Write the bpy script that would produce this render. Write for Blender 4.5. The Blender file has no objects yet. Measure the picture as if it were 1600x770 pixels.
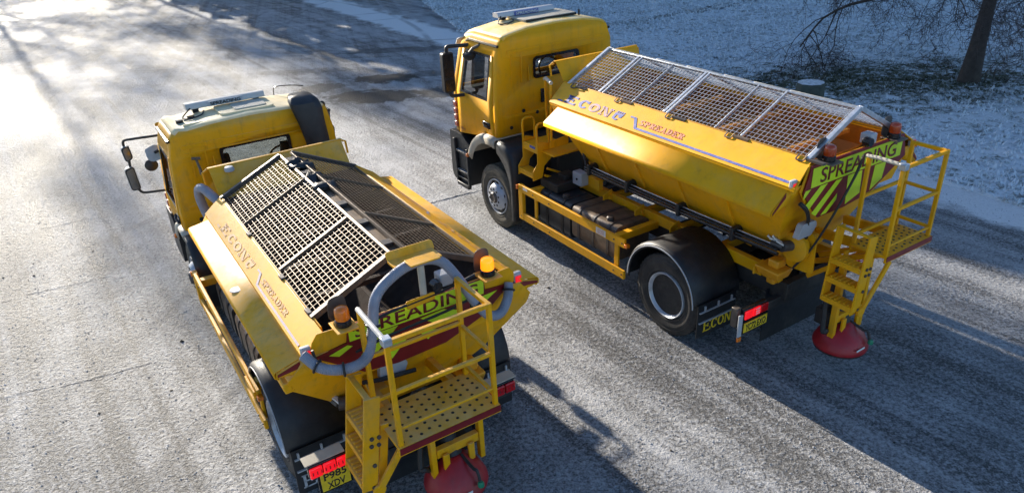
import bpy, bmesh, math, random
import numpy as np
from mathutils import Vector, Matrix
from mathutils.geometry import tessellate_polygon
R_ = math.radians
random.seed(7)
scene = bpy.context.scene
COL = scene.collection

# ------------------------------------------------------------------ camera
cam_d = bpy.data.cameras.new('camera')
cam_d.sensor_width = 36.0
cam_d.lens = 1133.63 / 1600 * 36.0
cam_d.clip_start = 0.1
cam_d.clip_end = 2000
cam = bpy.data.objects.new('camera', cam_d)
COL.objects.link(cam)
RX = Vector((0.99875212, -0.02266052, -0.04450518))
UP = Vector((0.04994207, 0.45316988, 0.89002407))
FW = Vector((0.0, 0.89113611, -0.45373609))
m = Matrix(((RX.x, UP.x, -FW.x, 0), (RX.y, UP.y, -FW.y, 0), (RX.z, UP.z, -FW.z, 5.17866607), (0, 0, 0, 1)))
cam.matrix_world = m
scene.camera = cam

# ------------------------------------------------------------------ light
SUN_AZ = R_(125.4)      # direction towards the sun, counter-clockwise from +X
SUN_EL = R_(18.5)
w = bpy.data.worlds.new('World')
scene.world = w
w.use_nodes = True
nt = w.node_tree
sky = nt.nodes.new('ShaderNodeTexSky')
sky.sky_type = 'NISHITA'
sky.sun_disc = False
sky.sun_elevation = SUN_EL
sky.sun_rotation = R_(90) - SUN_AZ
sky.altitude = 50
sky.air_density = 1.0
sky.dust_density = 0.6
sky.ozone_density = 3.9
bg = nt.nodes['Background']
bg.inputs['Strength'].default_value = 0.088
nt.links.new(sky.outputs[0], bg.inputs['Color'])
sd = bpy.data.lights.new('sun', 'SUN')
sd.energy = 5.0
sd.angle = R_(0.5)
sd.color = (1.0, 0.91, 0.77)
sun = bpy.data.objects.new('sun', sd)
COL.objects.link(sun)
sun.location = (-20, 30, 30)
sun.rotation_euler = Vector((math.cos(SUN_AZ) * math.cos(SUN_EL), math.sin(SUN_AZ) * math.cos(SUN_EL), math.sin(SUN_EL))).to_track_quat('Z', 'Y').to_euler()
scene.view_settings.view_transform = 'Standard'
scene.view_settings.look = 'None'
scene.view_settings.exposure = 1.36
scene.view_settings.gamma = 1.0
scene.view_settings.use_curve_mapping = False

# ------------------------------------------------------------------ material helpers
class NB:
    """small node-tree builder"""
    def __init__(s, name):
        s.m = bpy.data.materials.new(name)
        s.m.use_nodes = True
        s.t = s.m.node_tree
        s.b = s.t.nodes['Principled BSDF']
        s.out = s.t.nodes['Material Output']
        s.tc = s.t.nodes.new('ShaderNodeTexCoord')
    def n(s, k, **kw):
        o = s.t.nodes.new(k)
        for a, v in kw.items():
            if a.startswith('i_'):
                o.inputs[a[2:].replace('_', ' ')].default_value = v
            else:
                setattr(o, a, v)
        return o
    def l(s, a, b):
        s.t.links.new(a, b)
    def mapping(s, rot=0.0, scale=(1, 1, 1), src='Object'):
        mp = s.n('ShaderNodeMapping')
        mp.inputs['Rotation'].default_value = (0, 0, rot)
        mp.inputs['Scale'].default_value = scale
        s.l(s.tc.outputs[src], mp.inputs['Vector'])
        return mp.outputs[0]
    def noise(s, vec, scale, detail=4, rough=0.55, dist=0.0):
        o = s.n('ShaderNodeTexNoise')
        o.inputs['Scale'].default_value = scale
        o.inputs['Detail'].default_value = detail
        o.inputs['Roughness'].default_value = rough
        o.inputs['Distortion'].default_value = dist
        if vec is not None:
            s.l(vec, o.inputs['Vector'])
        return o.outputs['Fac']
    def ramp(s, fac, stops):
        o = s.n('ShaderNodeValToRGB')
        e = o.color_ramp.elements
        while len(e) < len(stops):
            e.new(0.5)
        for i, (p, c) in enumerate(stops):
            e[i].position = p
            e[i].color = c if len(c) == 4 else (*c, 1)
        s.l(fac, o.inputs[0])
        return o.outputs[0]
    def math(s, op, a, b=None, c=None, clamp=False):
        o = s.n('ShaderNodeMath', operation=op, use_clamp=clamp)
        for i, x in enumerate((a, b, c)):
            if x is None:
                continue
            if isinstance(x, (int, float)):
                o.inputs[i].default_value = x
            else:
                s.l(x, o.inputs[i])
        return o.outputs[0]
    def mix(s, fac, a, b, mode='MIX'):
        o = s.n('ShaderNodeMix', data_type='RGBA', blend_type=mode)
        for sock, x in ((o.inputs[0], fac), (o.inputs[6], a), (o.inputs[7], b)):
            if isinstance(x, (int, float)):
                sock.default_value = x
            elif isinstance(x, (tuple, list)):
                sock.default_value = x if len(x) == 4 else (*x, 1)
            else:
                s.l(x, sock)
        return o.outputs[2]
    def bump(s, h, strength=0.3, dist=0.01, prev=None):
        o = s.n('ShaderNodeBump')
        o.inputs['Strength'].default_value = strength
        o.inputs['Distance'].default_value = dist
        s.l(h, o.inputs['Height'])
        if prev is not None:
            s.l(prev, o.inputs['Normal'])
        return o.outputs[0]
    def base(s, x):
        if isinstance(x, (tuple, list)):
            s.b.inputs['Base Color'].default_value = (*x[:3], 1)
        else:
            s.l(x, s.b.inputs['Base Color'])

def simple(name, col, rough=0.5, metal=0.0, var=0.12, vs=6.0, bump=0.0, dirt=None, dirt_amt=0.0, dirt_scale=3.0, coat=0.0, spec=0.5):
    b = NB(name)
    v = b.mapping()
    nz = b.noise(v, vs, 5, 0.6)
    lo = tuple(c * (1 - var) for c in col)
    hi = tuple(min(1, c * (1 + var)) for c in col)
    c = b.ramp(nz, [(0.3, lo), (0.7, hi)])
    if dirt is not None:
        dn = b.noise(v, dirt_scale, 8, 0.68, 0.3)
        f = b.ramp(dn, [(0.62 - dirt_amt * 0.4, (0, 0, 0)), (0.78 - dirt_amt * 0.2, (1, 1, 1))])
        c = b.mix(b.math('MULTIPLY', f, min(1, 0.35 + dirt_amt)), c, dirt)
    b.base(c)
    b.b.inputs['Metallic'].default_value = metal
    rr = b.math('MULTIPLY_ADD', b.noise(v, vs * 2.3, 3), 0.3, rough - 0.15)
    b.l(rr, b.b.inputs['Roughness'])
    b.b.inputs['Specular IOR Level'].default_value = spec
    if coat:
        b.b.inputs['Coat Weight'].default_value = coat
        b.b.inputs['Coat Roughness'].default_value = 0.12
    if bump:
        b.l(b.bump(b.noise(v, vs * 4, 4), bump, 0.01), b.b.inputs['Normal'])
    return b.m

def paint(name, col, frost, grime, seed):
    """sheet-metal paint with salt dust on faces that look up, runs of grime and slight waviness"""
    b = NB(name)
    v = b.mapping()
    mp = b.n('ShaderNodeMapping')
    mp.inputs['Location'].default_value = (seed, seed * 2, 0)
    b.l(b.tc.outputs['Object'], mp.inputs['Vector'])
    v = mp.outputs[0]
    c = b.ramp(b.noise(v, 1.7, 4), [(0.3, tuple(x * 0.9 for x in col)), (0.7, tuple(min(1, x * 1.07) for x in col))])
    streak = b.n('ShaderNodeMapping')
    streak.inputs['Scale'].default_value = (14, 14, 1.6)
    b.l(v, streak.inputs['Vector'])
    run = b.noise(streak.outputs[0], 1.0, 6, 0.65)
    spots = b.noise(v, 5.0, 9, 0.72)
    g = b.ramp(b.math('MULTIPLY', run, spots), [(0.26, (0, 0, 0)), (0.42, (1, 1, 1))])
    c = b.mix(b.math('MULTIPLY', g, grime), c, (0.16, 0.085, 0.03))
    speck = b.ramp(b.noise(v, 60, 2, 0.5), [(0.72, (0, 0, 0)), (0.78, (1, 1, 1))])
    c = b.mix(b.math('MULTIPLY', speck, grime * 0.6), c, (0.07, 0.045, 0.025))
    film = b.ramp(b.noise(v, 3.3, 10, .74, .5), [(.48, (0, 0, 0)), (.74, (1, 1, 1))])
    c = b.mix(b.math('MULTIPLY', film, .22 + grime * .4), c, (0.50, 0.34, 0.12))
    geo = b.n('ShaderNodeNewGeometry')
    sep = b.n('ShaderNodeSeparateXYZ')
    b.l(geo.outputs['Normal'], sep.inputs[0])
    upf = b.ramp(sep.outputs['Z'], [(0.35, (0, 0, 0)), (0.85, (1, 1, 1))])
    dn = b.ramp(b.noise(v, 2.2, 9, 0.7, 0.4), [(0.38, (0.12,) * 3), (0.68, (1, 1, 1))])
    fr = b.math('MULTIPLY', b.math('MULTIPLY', upf, dn), frost)
    c = b.mix(fr, c, (0.80, 0.72, 0.50))
    b.base(c)
    b.l(b.math('MULTIPLY_ADD', b.noise(v, 9, 4), 0.25, 0.38), b.b.inputs['Roughness'])
    b.b.inputs['Specular IOR Level'].default_value = 0.22
    b.b.inputs['Coat Weight'].default_value = 0.0
    b.b.inputs['Coat Roughness'].default_value = 0.2
    b.l(b.bump(b.noise(v, 2.4, 3), 0.12, 0.02), b.b.inputs['Normal'])
    return b.m

M = {}
M['yel_big'] = paint('yellow_paint_clean', (0.87, 0.40, 0.002), 0.03, 0.22, 3.1)
M['yel_small'] = paint('yellow_paint_dusty', (0.86, 0.395, 0.003), 0.34, 0.38, 9.7)
M['yel_panel'] = paint('yellow_panel_paint', (0.86, 0.40, 0.003), 0.06, 0.3, 6.2)
M['yel_roof'] = paint('yellow_roof_paint', (0.82, 0.50, 0.08), 1.0, 0.1, 5.0)
M['roof_dust'] = simple('roof_dust', (0.80, 0.66, 0.40), 0.6, 0, 0.12, 4, dirt=(0.70, 0.43, 0.06), dirt_amt=0.25, dirt_scale=2.0)
M['yel_orange'] = simple('orange_yellow_paint', (0.80, 0.33, 0.01), 0.45, 0, 0.1, 8)
M['black'] = simple('black_plastic', (0.018, 0.018, 0.02), 0.5, 0, 0.3, 9, dirt=(0.07, 0.062, 0.05), dirt_amt=0.2)
M['satin'] = simple('black_gloss', (0.012, 0.012, 0.014), 0.25, 0, 0.2, 9)
M['rubber'] = simple('tyre_rubber', (0.024, 0.023, 0.023), 0.72, 0, 0.3, 12, bump=0.2, dirt=(0.09, 0.08, 0.068), dirt_amt=0.3, dirt_scale=2)
M['rubber_dusty'] = simple('dusty_tyre_rubber', (0.10, 0.085, 0.062), 0.85, 0, 0.3, 9, bump=0.2, dirt=(0.035, 0.03, 0.026), dirt_amt=0.4, dirt_scale=5)
M['galv'] = simple('galvanised_steel', (0.58, 0.60, 0.63), 0.38, 0.75, 0.2, 14)
M['galv_dirty'] = simple('salt_stained_steel', (0.20, 0.145, 0.098), 0.5, 0.35, 0.2, 14, dirt=(0.10, 0.07, 0.05), dirt_amt=0.3, dirt_scale=9)
M['dark_steel'] = simple('dark_steel', (0.09, 0.08, 0.075), 0.5, 0.4, 0.3, 10, dirt=(0.22, 0.16, 0.11), dirt_amt=0.3)
M['rim'] = simple('wheel_silver', (0.48, 0.50, 0.54), 0.4, 0.2, 0.15, 10, dirt=(0.16, 0.13, 0.10), dirt_amt=0.25, dirt_scale=4)
M['rust_dark'] = simple('brown_hopper_lining', (0.045, 0.022, 0.011), 0.75, 0, 0.35, 4, bump=0.3, dirt=(0.10, 0.06, 0.035), dirt_amt=0.3, dirt_scale=4)
M['rust_light'] = simple('ochre_hopper_lining', (0.48, 0.20, 0.02), 0.6, 0, 0.25, 3, bump=0.2, dirt=(0.26, 0.11, 0.03), dirt_amt=0.3, dirt_scale=3)
M['cream'] = simple('dusty_fender', (0.50, 0.45, 0.36), 0.6, 0, 0.12, 6, dirt=(0.26, 0.22, 0.17), dirt_amt=0.2)
M['grey_plastic'] = simple('grey_plastic', (0.42, 0.43, 0.45), 0.5, 0, 0.08, 6)
M['white'] = simple('white_plastic', (0.52, 0.52, 0.54), 0.4, 0, 0.06, 6)
M['frosty_white'] = simple('frosted_white_plastic', (0.54, 0.52, 0.49), 0.65, 0, 0.1, 20, dirt=(0.45, 0.41, 0.36), dirt_amt=0.3, dirt_scale=8)
M['tank_brown'] = simple('dirty_fuel_tank', (0.16, 0.115, 0.08), 0.45, 0.2, 0.3, 5, dirt=(0.045, 0.034, 0.026), dirt_amt=0.4, dirt_scale=4)
M['tank_black'] = simple('black_tank', (0.025, 0.028, 0.032), 0.42, 0, 0.3, 5)
M['chassis'] = simple('chassis_black', (0.022, 0.02, 0.019), 0.6, 0, 0.3, 6, dirt=(0.06, 0.048, 0.035), dirt_amt=0.3)
M['maroon'] = simple('maroon_reflective', (0.20, 0.010, 0.012), 0.4, 0, 0.12, 9)
M['lime'] = simple('lime_reflective', (0.62, 0.82, 0.02), 0.42, 0, 0.07, 9)
M['sign_text'] = simple('maroon_lettering', (0.16, 0.012, 0.015), 0.45, 0, 0.1, 9)
M['blue'] = simple('blue_lettering', (0.07, 0.10, 0.36), 0.5, 0, 0.15, 30, dirt=(0.45, 0.38, 0.30), dirt_amt=0.3, dirt_scale=30)
M['blue_faded'] = simple('faded_blue_lettering', (0.40, 0.33, 0.40), 0.6, 0, 0.15, 30, dirt=(0.70, 0.45, 0.20), dirt_amt=0.35, dirt_scale=25)
M['blue_pink'] = simple('worn_lilac_lettering', (0.36, 0.22, 0.36), 0.5, 0, 0.15, 30, dirt=(0.6, 0.3, 0.15), dirt_amt=0.3, dirt_scale=30)
M['pink'] = simple('faded_red_lettering', (0.66, 0.22, 0.12), 0.5, 0, 0.15, 30, dirt=(0.75, 0.5, 0.2), dirt_amt=0.3, dirt_scale=30)
M['pink_faded'] = simple('bleached_red_lettering', (0.62, 0.32, 0.13), 0.6, 0, 0.12, 30, dirt=(0.76, 0.50, 0.12), dirt_amt=0.4, dirt_scale=25)
M['letter_white'] = simple('pale_lettering', (0.72, 0.70, 0.66), 0.5, 0, 0.08, 30)
M['red_gloss'] = simple('red_spinner_paint', (0.36, 0.012, 0.018), 0.42, 0, 0.2, 5, dirt=(0.20, 0.07, 0.06), dirt_amt=0.25, dirt_scale=3)
M['plate_yellow'] = simple('number_plate_yellow', (0.75, 0.52, 0.02), 0.4, 0, 0.08, 9)
M['hose'] = simple('ribbed_grey_hose', (0.27, 0.28, 0.33), 0.5, 0, 0.12, 9, dirt=(0.22, 0.2, 0.2), dirt_amt=0.25)
M['green'] = simple('green_valve', (0.01, 0.22, 0.11), 0.4)
M['seat'] = simple('cab_trim', (0.035, 0.035, 0.038), 0.8)
M['dash'] = simple('cab_dash', (0.12, 0.115, 0.105), 0.7)
M['interior'] = simple('cab_lining', (0.22, 0.21, 0.19), 0.8)
M['bark'] = simple('tree_bark', (0.052, 0.040, 0.033), 0.9, 0, 0.4, 7, bump=0.6)
M['twig'] = simple('tree_twigs', (0.05, 0.036, 0.032), 0.9, 0, 0.3, 5)
M['mirror_glass'] = simple('mirror_glass', (0.22, 0.23, 0.24), 0.10, 1.0, 0.03, 4)
M['stone_block'] = simple('mossy_stone', (0.060, 0.068, 0.055), 0.85, 0, 0.3, 7, bump=0.4)

def lens(name, col, emit=0.0, rough=0.2):
    b = NB(name)
    v = b.mapping()
    b.base(b.ramp(b.noise(v, 40, 2), [(0.3, tuple(x * 0.8 for x in col)), (0.7, col)]))
    b.b.inputs['Roughness'].default_value = rough
    b.b.inputs['Coat Weight'].default_value = 0.5
    if emit:
        b.b.inputs['Emission Color'].default_value = (*col, 1)
        b.b.inputs['Emission Strength'].default_value = emit
    return b.m
M['amber'] = lens('amber_lens', (0.85, 0.20, 0.005))
M['amber_lit'] = lens('lit_amber_lens', (1.0, 0.24, 0.005), 0.8)
M['amber_dark'] = lens('dark_orange_lens', (0.48, 0.055, 0.006))
M['red_lens'] = lens('red_lens', (0.55, 0.006, 0.01))
M['red_lit'] = lens('lit_red_lens', (0.85, 0.008, 0.015), 0.32)

def glass_mat():
    b = NB('cab_glass')
    b.t.nodes.remove(b.b)
    tr = b.n('ShaderNodeBsdfTransparent')
    tr.inputs['Color'].default_value = (0.55, 0.59, 0.59, 1)
    gl = b.n('ShaderNodeBsdfGlossy')
    gl.inputs['Roughness'].default_value = 0.03
    fr = b.n('ShaderNodeFresnel')
    fr.inputs['IOR'].default_value = 1.55
    mx = b.n('ShaderNodeMixShader')
    b.l(b.math('MULTIPLY_ADD', fr.outputs[0], 0.35, 0.02, clamp=True), mx.inputs[0])
    b.l(tr.outputs[0], mx.inputs[1])
    b.l(gl.outputs[0], mx.inputs[2])
    b.l(mx.outputs[0], b.out.inputs['Surface'])
    return b.m
M['glass'] = glass_mat()

# ------------------------------------------------------------------ mesh helpers
class MB:
    def __init__(s):
        s.v = []
        s.f = []
    def add(s, vs, fs):
        o = len(s.v)
        s.v += [tuple(p) for p in vs]
        s.f += [tuple(i + o for i in f) for f in fs]
        return s
    def box(s, a, b):
        x0, y0, z0 = (min(a[i], b[i]) for i in range(3))
        x1, y1, z1 = (max(a[i], b[i]) for i in range(3))
        return s.add([(x0, y0, z0), (x1, y0, z0), (x1, y1, z0), (x0, y1, z0), (x0, y0, z1), (x1, y0, z1), (x1, y1, z1), (x0, y1, z1)],
                     [(0, 3, 2, 1), (4, 5, 6, 7), (0, 1, 5, 4), (1, 2, 6, 5), (2, 3, 7, 6), (3, 0, 4, 7)])
    def hexa(s, p):
        return s.add(p, [(0, 3, 2, 1), (4, 5, 6, 7), (0, 1, 5, 4), (1, 2, 6, 5), (2, 3, 7, 6), (3, 0, 4, 7)])
    def bar(s, p, q, w, h=None, up=(0, 0, 1)):
        """square bar from p to q, width w sideways and h along up"""
        h = w if h is None else h
        p, q = Vector(p), Vector(q)
        d = (q - p).normalized()
        u = Vector(up)
        sd_ = d.cross(u)
        if sd_.length < 1e-4:
            sd_ = d.cross(Vector((1, 0, 0)))
        sd_.normalize()
        u = sd_.cross(d).normalized()
        a, b = sd_ * (w / 2), u * (h / 2)
        return s.hexa([p - a - b, p + a - b, q + a - b, q - a - b, p - a + b, p + a + b, q + a + b, q - a + b])
    def tube(s, pts, r, n=8, caps=True):
        pts = [Vector(p) for p in pts]
        rs = r if isinstance(r, (list, tuple)) else [r] * len(pts)
        o = len(s.v)
        prev = None
        for i, p in enumerate(pts):
            d = (pts[min(i + 1, len(pts) - 1)] - pts[max(i - 1, 0)]).normalized()
            if prev is None:
                a = d.orthogonal().normalized()
            else:
                a = (prev - d * prev.dot(d))
                a = a.normalized() if a.length > 1e-5 else d.orthogonal().normalized()
            prev = a
            b = d.cross(a)
            for k in range(n):
                t = 2 * math.pi * k / n
                s.v.append(tuple(p + (a * math.cos(t) + b * math.sin(t)) * rs[i]))
        for i in range(len(pts) - 1):
            for k in range(n):
                k2 = (k + 1) % n
                s.f.append((o + i * n + k, o + i * n + k2, o + (i + 1) * n + k2, o + (i + 1) * n + k))
        if caps:
            s.f.append(tuple(o + k for k in reversed(range(n))))
            e = o + (len(pts) - 1) * n
            s.f.append(tuple(e + k for k in range(n)))
        return s
    def lathe(s, prof, c, axis='z', n=28):
        """prof: list of (radius, height) around axis through c"""
        o = len(s.v)
        c = Vector(c)
        for r, h in prof:
            for k in range(n):
                t = 2 * math.pi * k / n
                a, b = r * math.cos(t), r * math.sin(t)
                p = {'z': (a, b, h), 'y': (a, h, -b), 'x': (h, a, b)}[axis]
                s.v.append(tuple(c + Vector(p)))
        for i in range(len(prof) - 1):
            for k in range(n):
                k2 = (k + 1) % n
                s.f.append((o + i * n + k, o + i * n + k2, o + (i + 1) * n + k2, o + (i + 1) * n + k))
        if prof[0][0] > 1e-4:
            s.f.append(tuple(o + k for k in reversed(range(n))))
        if prof[-1][0] > 1e-4:
            e = o + (len(prof) - 1) * n
            s.f.append(tuple(e + k for k in range(n)))
        return s
    def poly(s, loops, fn, t=None):
        """flat polygon with holes; loops in 2D, fn maps (a,b)->3D; t: thickness vector"""
        flat = [p for l in loops for p in l]
        tris = tessellate_polygon([[Vector((p[0], p[1], 0)) for p in l] for l in loops])
        pts = [Vector(fn(*p)) for p in flat]
        o = len(s.v)
        s.v += [tuple(p) for p in pts]
        s.f += [tuple(o + i for i in tr) for tr in tris]
        if t is not None:
            t = Vector(t)
            s.v += [tuple(p + t) for p in pts]
            n = len(pts)
            s.f += [tuple(o + n + i for i in reversed(tr)) for tr in tris]
            k = 0
            for l in loops:
                for i in range(len(l)):
                    a, b = k + i, k + (i + 1) % len(l)
                    s.f.append((o + a, o + b, o + n + b, o + n + a))
                k += len(l)
        return s
    def sheet(s, rows):
        """grid of 3D points -> quads"""
        o = len(s.v)
        nc = len(rows[0])
        for r in rows:
            s.v += [tuple(p) for p in r]
        for i in range(len(rows) - 1):
            for j in range(nc - 1):
                s.f.append((o + i * nc + j, o + i * nc + j + 1, o + (i + 1) * nc + j + 1, o + (i + 1) * nc + j))
        return s
    def build(s, name, mat, parent=None, smooth=30, bevel=0.0, solid=0.0, off=-1, kind=None, label=None):
        me = bpy.data.meshes.new(name)
        me.from_pydata(s.v, [], s.f)
        bm = bmesh.new()
        bm.from_mesh(me)
        bmesh.ops.remove_doubles(bm, verts=bm.verts, dist=1e-5)
        bmesh.ops.recalc_face_normals(bm, faces=bm.faces)
        bm.to_mesh(me)
        bm.free()
        me.materials.append(M[mat] if isinstance(mat, str) else mat)
        if smooth:
            for p in me.polygons:
                p.use_smooth = True
            me.set_sharp_from_angle(angle=R_(smooth))
        o = bpy.data.objects.new(name, me)
        COL.objects.link(o)
        if parent is not None:
            o.parent = parent
        if solid:
            md = o.modifiers.new('thickness', 'SOLIDIFY')
            md.thickness = solid
            md.offset = off
        if bevel:
            md = o.modifiers.new('edges', 'BEVEL')
            md.width = bevel
            md.segments = 2
            md.limit_method = 'ANGLE'
            md.angle_limit = R_(40)
        if kind:
            o['kind'] = kind
        if label:
            o['label'] = label
        return o

def empty(name, loc, rz, label, cat, group=None):
    o = bpy.data.objects.new(name, None)
    COL.objects.link(o)
    o.location = loc
    o.rotation_euler = (0, 0, rz)
    o['label'] = label
    o['category'] = cat
    if group:
        o['group'] = group
    return o

def tag(o, label, cat, group=None):
    o['label'] = label
    o['category'] = cat
    if group:
        o['group'] = group
    return o

def copy_part(o, parent, delta=(0, 0, 0)):
    c = o.copy()
    COL.objects.link(c)
    c.parent = parent
    c.location = Vector(o.location) + Vector(delta)
    for ch in [x for x in COL.objects if x.parent == o]:
        d = ch.copy()
        COL.objects.link(d)
        d.parent = c
    return c

def fillet(pts, r, n=4):
    """round the corners of a closed 2D polygon"""
    out = []
    N = len(pts)
    for i in range(N):
        p, a, b = Vector(pts[i]), Vector(pts[i - 1]), Vector(pts[(i + 1) % N])
        da, db = (a - p), (b - p)
        rr = min(r, da.length * 0.45, db.length * 0.45)
        p0, p1 = p + da.normalized() * rr, p + db.normalized() * rr
        for k in range(n + 1):
            t = k / n
            q = p0 * (1 - t) ** 2 + p * 2 * t * (1 - t) + p1 * t ** 2
            out.append((q.x, q.y))
    return out

def arc_path(pts, n=6, r=0.1):
    """polyline with rounded corners (3D)"""
    pts = [Vector(p) for p in pts]
    out = [pts[0]]
    for i in range(1, len(pts) - 1):
        p, a, b = pts[i], pts[i - 1], pts[i + 1]
        rr = min(r, (a - p).length * 0.48, (b - p).length * 0.48)
        p0, p1 = p + (a - p).normalized() * rr, p + (b - p).normalized() * rr
        for k in range(n + 1):
            t = k / n
            out.append(p0 * (1 - t) ** 2 + p * 2 * t * (1 - t) + p1 * t ** 2)
    out.append(pts[-1])
    return out

def spline(pts, n=8):
    pts = [Vector(p) for p in pts]
    P = [pts[0] * 2 - pts[1]] + pts + [pts[-1] * 2 - pts[-2]]
    out = []
    for i in range(1, len(P) - 2):
        for k in range(n):
            t = k / n
            a, b, c, d = P[i - 1], P[i], P[i + 1], P[i + 2]
            out.append(0.5 * ((2 * b) + (c - a) * t + (2 * a - 5 * b + 4 * c - d) * t * t + (3 * b - a - 3 * c + d) * t ** 3))
    out.append(pts[-1])
    return out

def lettering(txt, o, u, v, width, height, mat, parent, depth=0.003, name='lettering', bold=0.0, shear=0.0):
    """flat text whose lower-left corner is o, reading along u, upright along v"""
    cu = bpy.data.curves.new('txt', 'FONT')
    cu.body = txt
    cu.size = 1
    cu.offset = bold
    cu.resolution_u = 3
    t = bpy.data.objects.new('txt', cu)
    COL.objects.link(t)
    dg = bpy.context.evaluated_depsgraph_get()
    me = bpy.data.meshes.new_from_object(t.evaluated_get(dg))
    bpy.data.objects.remove(t)
    bpy.data.curves.remove(cu)
    co = np.array([x.co for x in me.vertices])
    mn, mx = co.min(0), co.max(0)
    u, v, o = Vector(u).normalized(), Vector(v).normalized(), Vector(o)
    nrm = u.cross(v)
    for i, x in enumerate(me.vertices):
        a = (co[i, 0] - mn[0]) / (mx[0] - mn[0]) * width
        b = (co[i, 1] - mn[1]) / (mx[1] - mn[1]) * height
        x.co = o + u * (a + shear * b) + v * b + nrm * depth
    me.name = name
    me.materials.clear()
    me.materials.append(M[mat])
    ob = bpy.data.objects.new(name, me)
    COL.objects.link(ob)
    ob.parent = parent
    md = ob.modifiers.new('thickness', 'SOLIDIFY')
    md.thickness = 0.002
    md.offset = 0
    return ob

def slab_letter(ch, mb, place, x, w_, h_, st):
    """slab-serif capital drawn with strokes; place maps (a,b) to 3D"""
    def rect(a0, b0, a1, b1):
        mb.poly([[(x + a0, b0), (x + a1, b0), (x + a1, b1), (x + a0, b1)]], place)
    def quad(p):
        mb.poly([[(x + a, b) for a, b in p]], place)
    s2 = min(st * 0.6, h_ * .19)
    if ch in 'EPRDFN':
        if ch != 'N':
            rect(0.08 * w_, 0, 0.08 * w_ + st, h_)
            rect(0, 0, 0.08 * w_ + st + 0.1 * w_, s2)
            rect(0, h_ - s2, 0.3 * w_ + st, h_)
    if ch == 'E':
        rect(0.1 * w_, 0, w_, s2); rect(0.1 * w_, h_ - s2, w_ * 0.95, h_); rect(0.1 * w_, h_ * 0.45, w_ * 0.7, h_ * 0.45 + s2)
        rect(w_ - s2, 0, w_, h_ * 0.28); rect(w_ * 0.95 - s2, h_ * 0.74, w_ * 0.95, h_)
        rect(w_ * 0.7 - s2, h_ * 0.34, w_ * 0.7, h_ * 0.66)
    def ring(cx, cy, rx, ry, t0, t1, thx, thy):
        N = 14
        for k in range(N):
            a, b = t0 + (t1 - t0) * k / N, t0 + (t1 - t0) * (k + 1) / N
            quad([(cx + rx * math.cos(a), cy + ry * math.sin(a)), (cx + rx * math.cos(b), cy + ry * math.sin(b)),
                  (cx + (rx - thx) * math.cos(b), cy + (ry - thy) * math.sin(b)), (cx + (rx - thx) * math.cos(a), cy + (ry - thy) * math.sin(a))])
    if ch == 'O':
        ring(w_ / 2, h_ / 2, w_ / 2, h_ / 2, 0, 2 * math.pi, st, s2)
    if ch == 'C':
        ring(w_ / 2, h_ / 2, w_ / 2, h_ / 2, 0.7, 2 * math.pi - 0.6, st, s2)
        rect(w_ * 0.92 - s2, h_ * 0.66, w_ * 0.92, h_)
    if ch == 'N':
        rect(0.1 * w_, 0, 0.1 * w_ + s2, h_); rect(w_ * 0.9 - s2, 0, w_ * 0.9, h_)
        quad([(0.1 * w_, h_), (0.1 * w_ + st, h_), (w_ * 0.9, 0), (w_ * 0.9 - st, 0)])
        rect(0, 0, 0.3 * w_, s2); rect(0.7 * w_, h_ - s2, w_, h_); rect(0, h_ - s2, 0.25 * w_, h_)
    if ch in 'PR':
        ring(w_ * 0.45, h_ * 0.72, w_ * 0.5, h_ * 0.28, -math.pi / 2, math.pi / 2, st, s2)
        if ch == 'R':
            quad([(w_ * 0.4, h_ * 0.45), (w_ * 0.4 + st, h_ * 0.45), (w_, 0), (w_ - st, 0)])
            rect(w_ * 0.75, 0, w_ * 1.02, s2)
    if ch == 'D':
        ring(w_ * 0.4, h_ / 2, w_ * 0.58, h_ / 2, -math.pi / 2, math.pi / 2, st, s2)
    if ch == 'S':
        ring(w_ / 2, h_ * 0.73, w_ * 0.46, h_ * 0.27, 0.3, math.pi * 1.5, st, s2)
        ring(w_ / 2, h_ * 0.27, w_ * 0.46, h_ * 0.27, -math.pi * 0.97, math.pi / 2, st, s2)
        rect(w_ * 0.93 - s2, h_ * 0.7, w_ * 0.93, h_); rect(0.02 * w_, 0, 0.02 * w_ + s2, h_ * 0.3)
    if ch == 'A':
        quad([(0.05 * w_, 0), (0.05 * w_ + s2, 0), (w_ * 0.52, h_), (w_ * 0.44, h_)])
        quad([(w_ * 0.44, h_), (w_ * 0.56, h_), (w_ * 0.97, 0), (w_ * 0.97 - st, 0)])
        rect(w_ * 0.22, h_ * 0.3, w_ * 0.75, h_ * 0.3 + s2 * 0.8)
        rect(-0.03 * w_, 0, w_ * 0.25, s2); rect(w_ * 0.68, 0, w_ * 1.03, s2)

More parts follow.
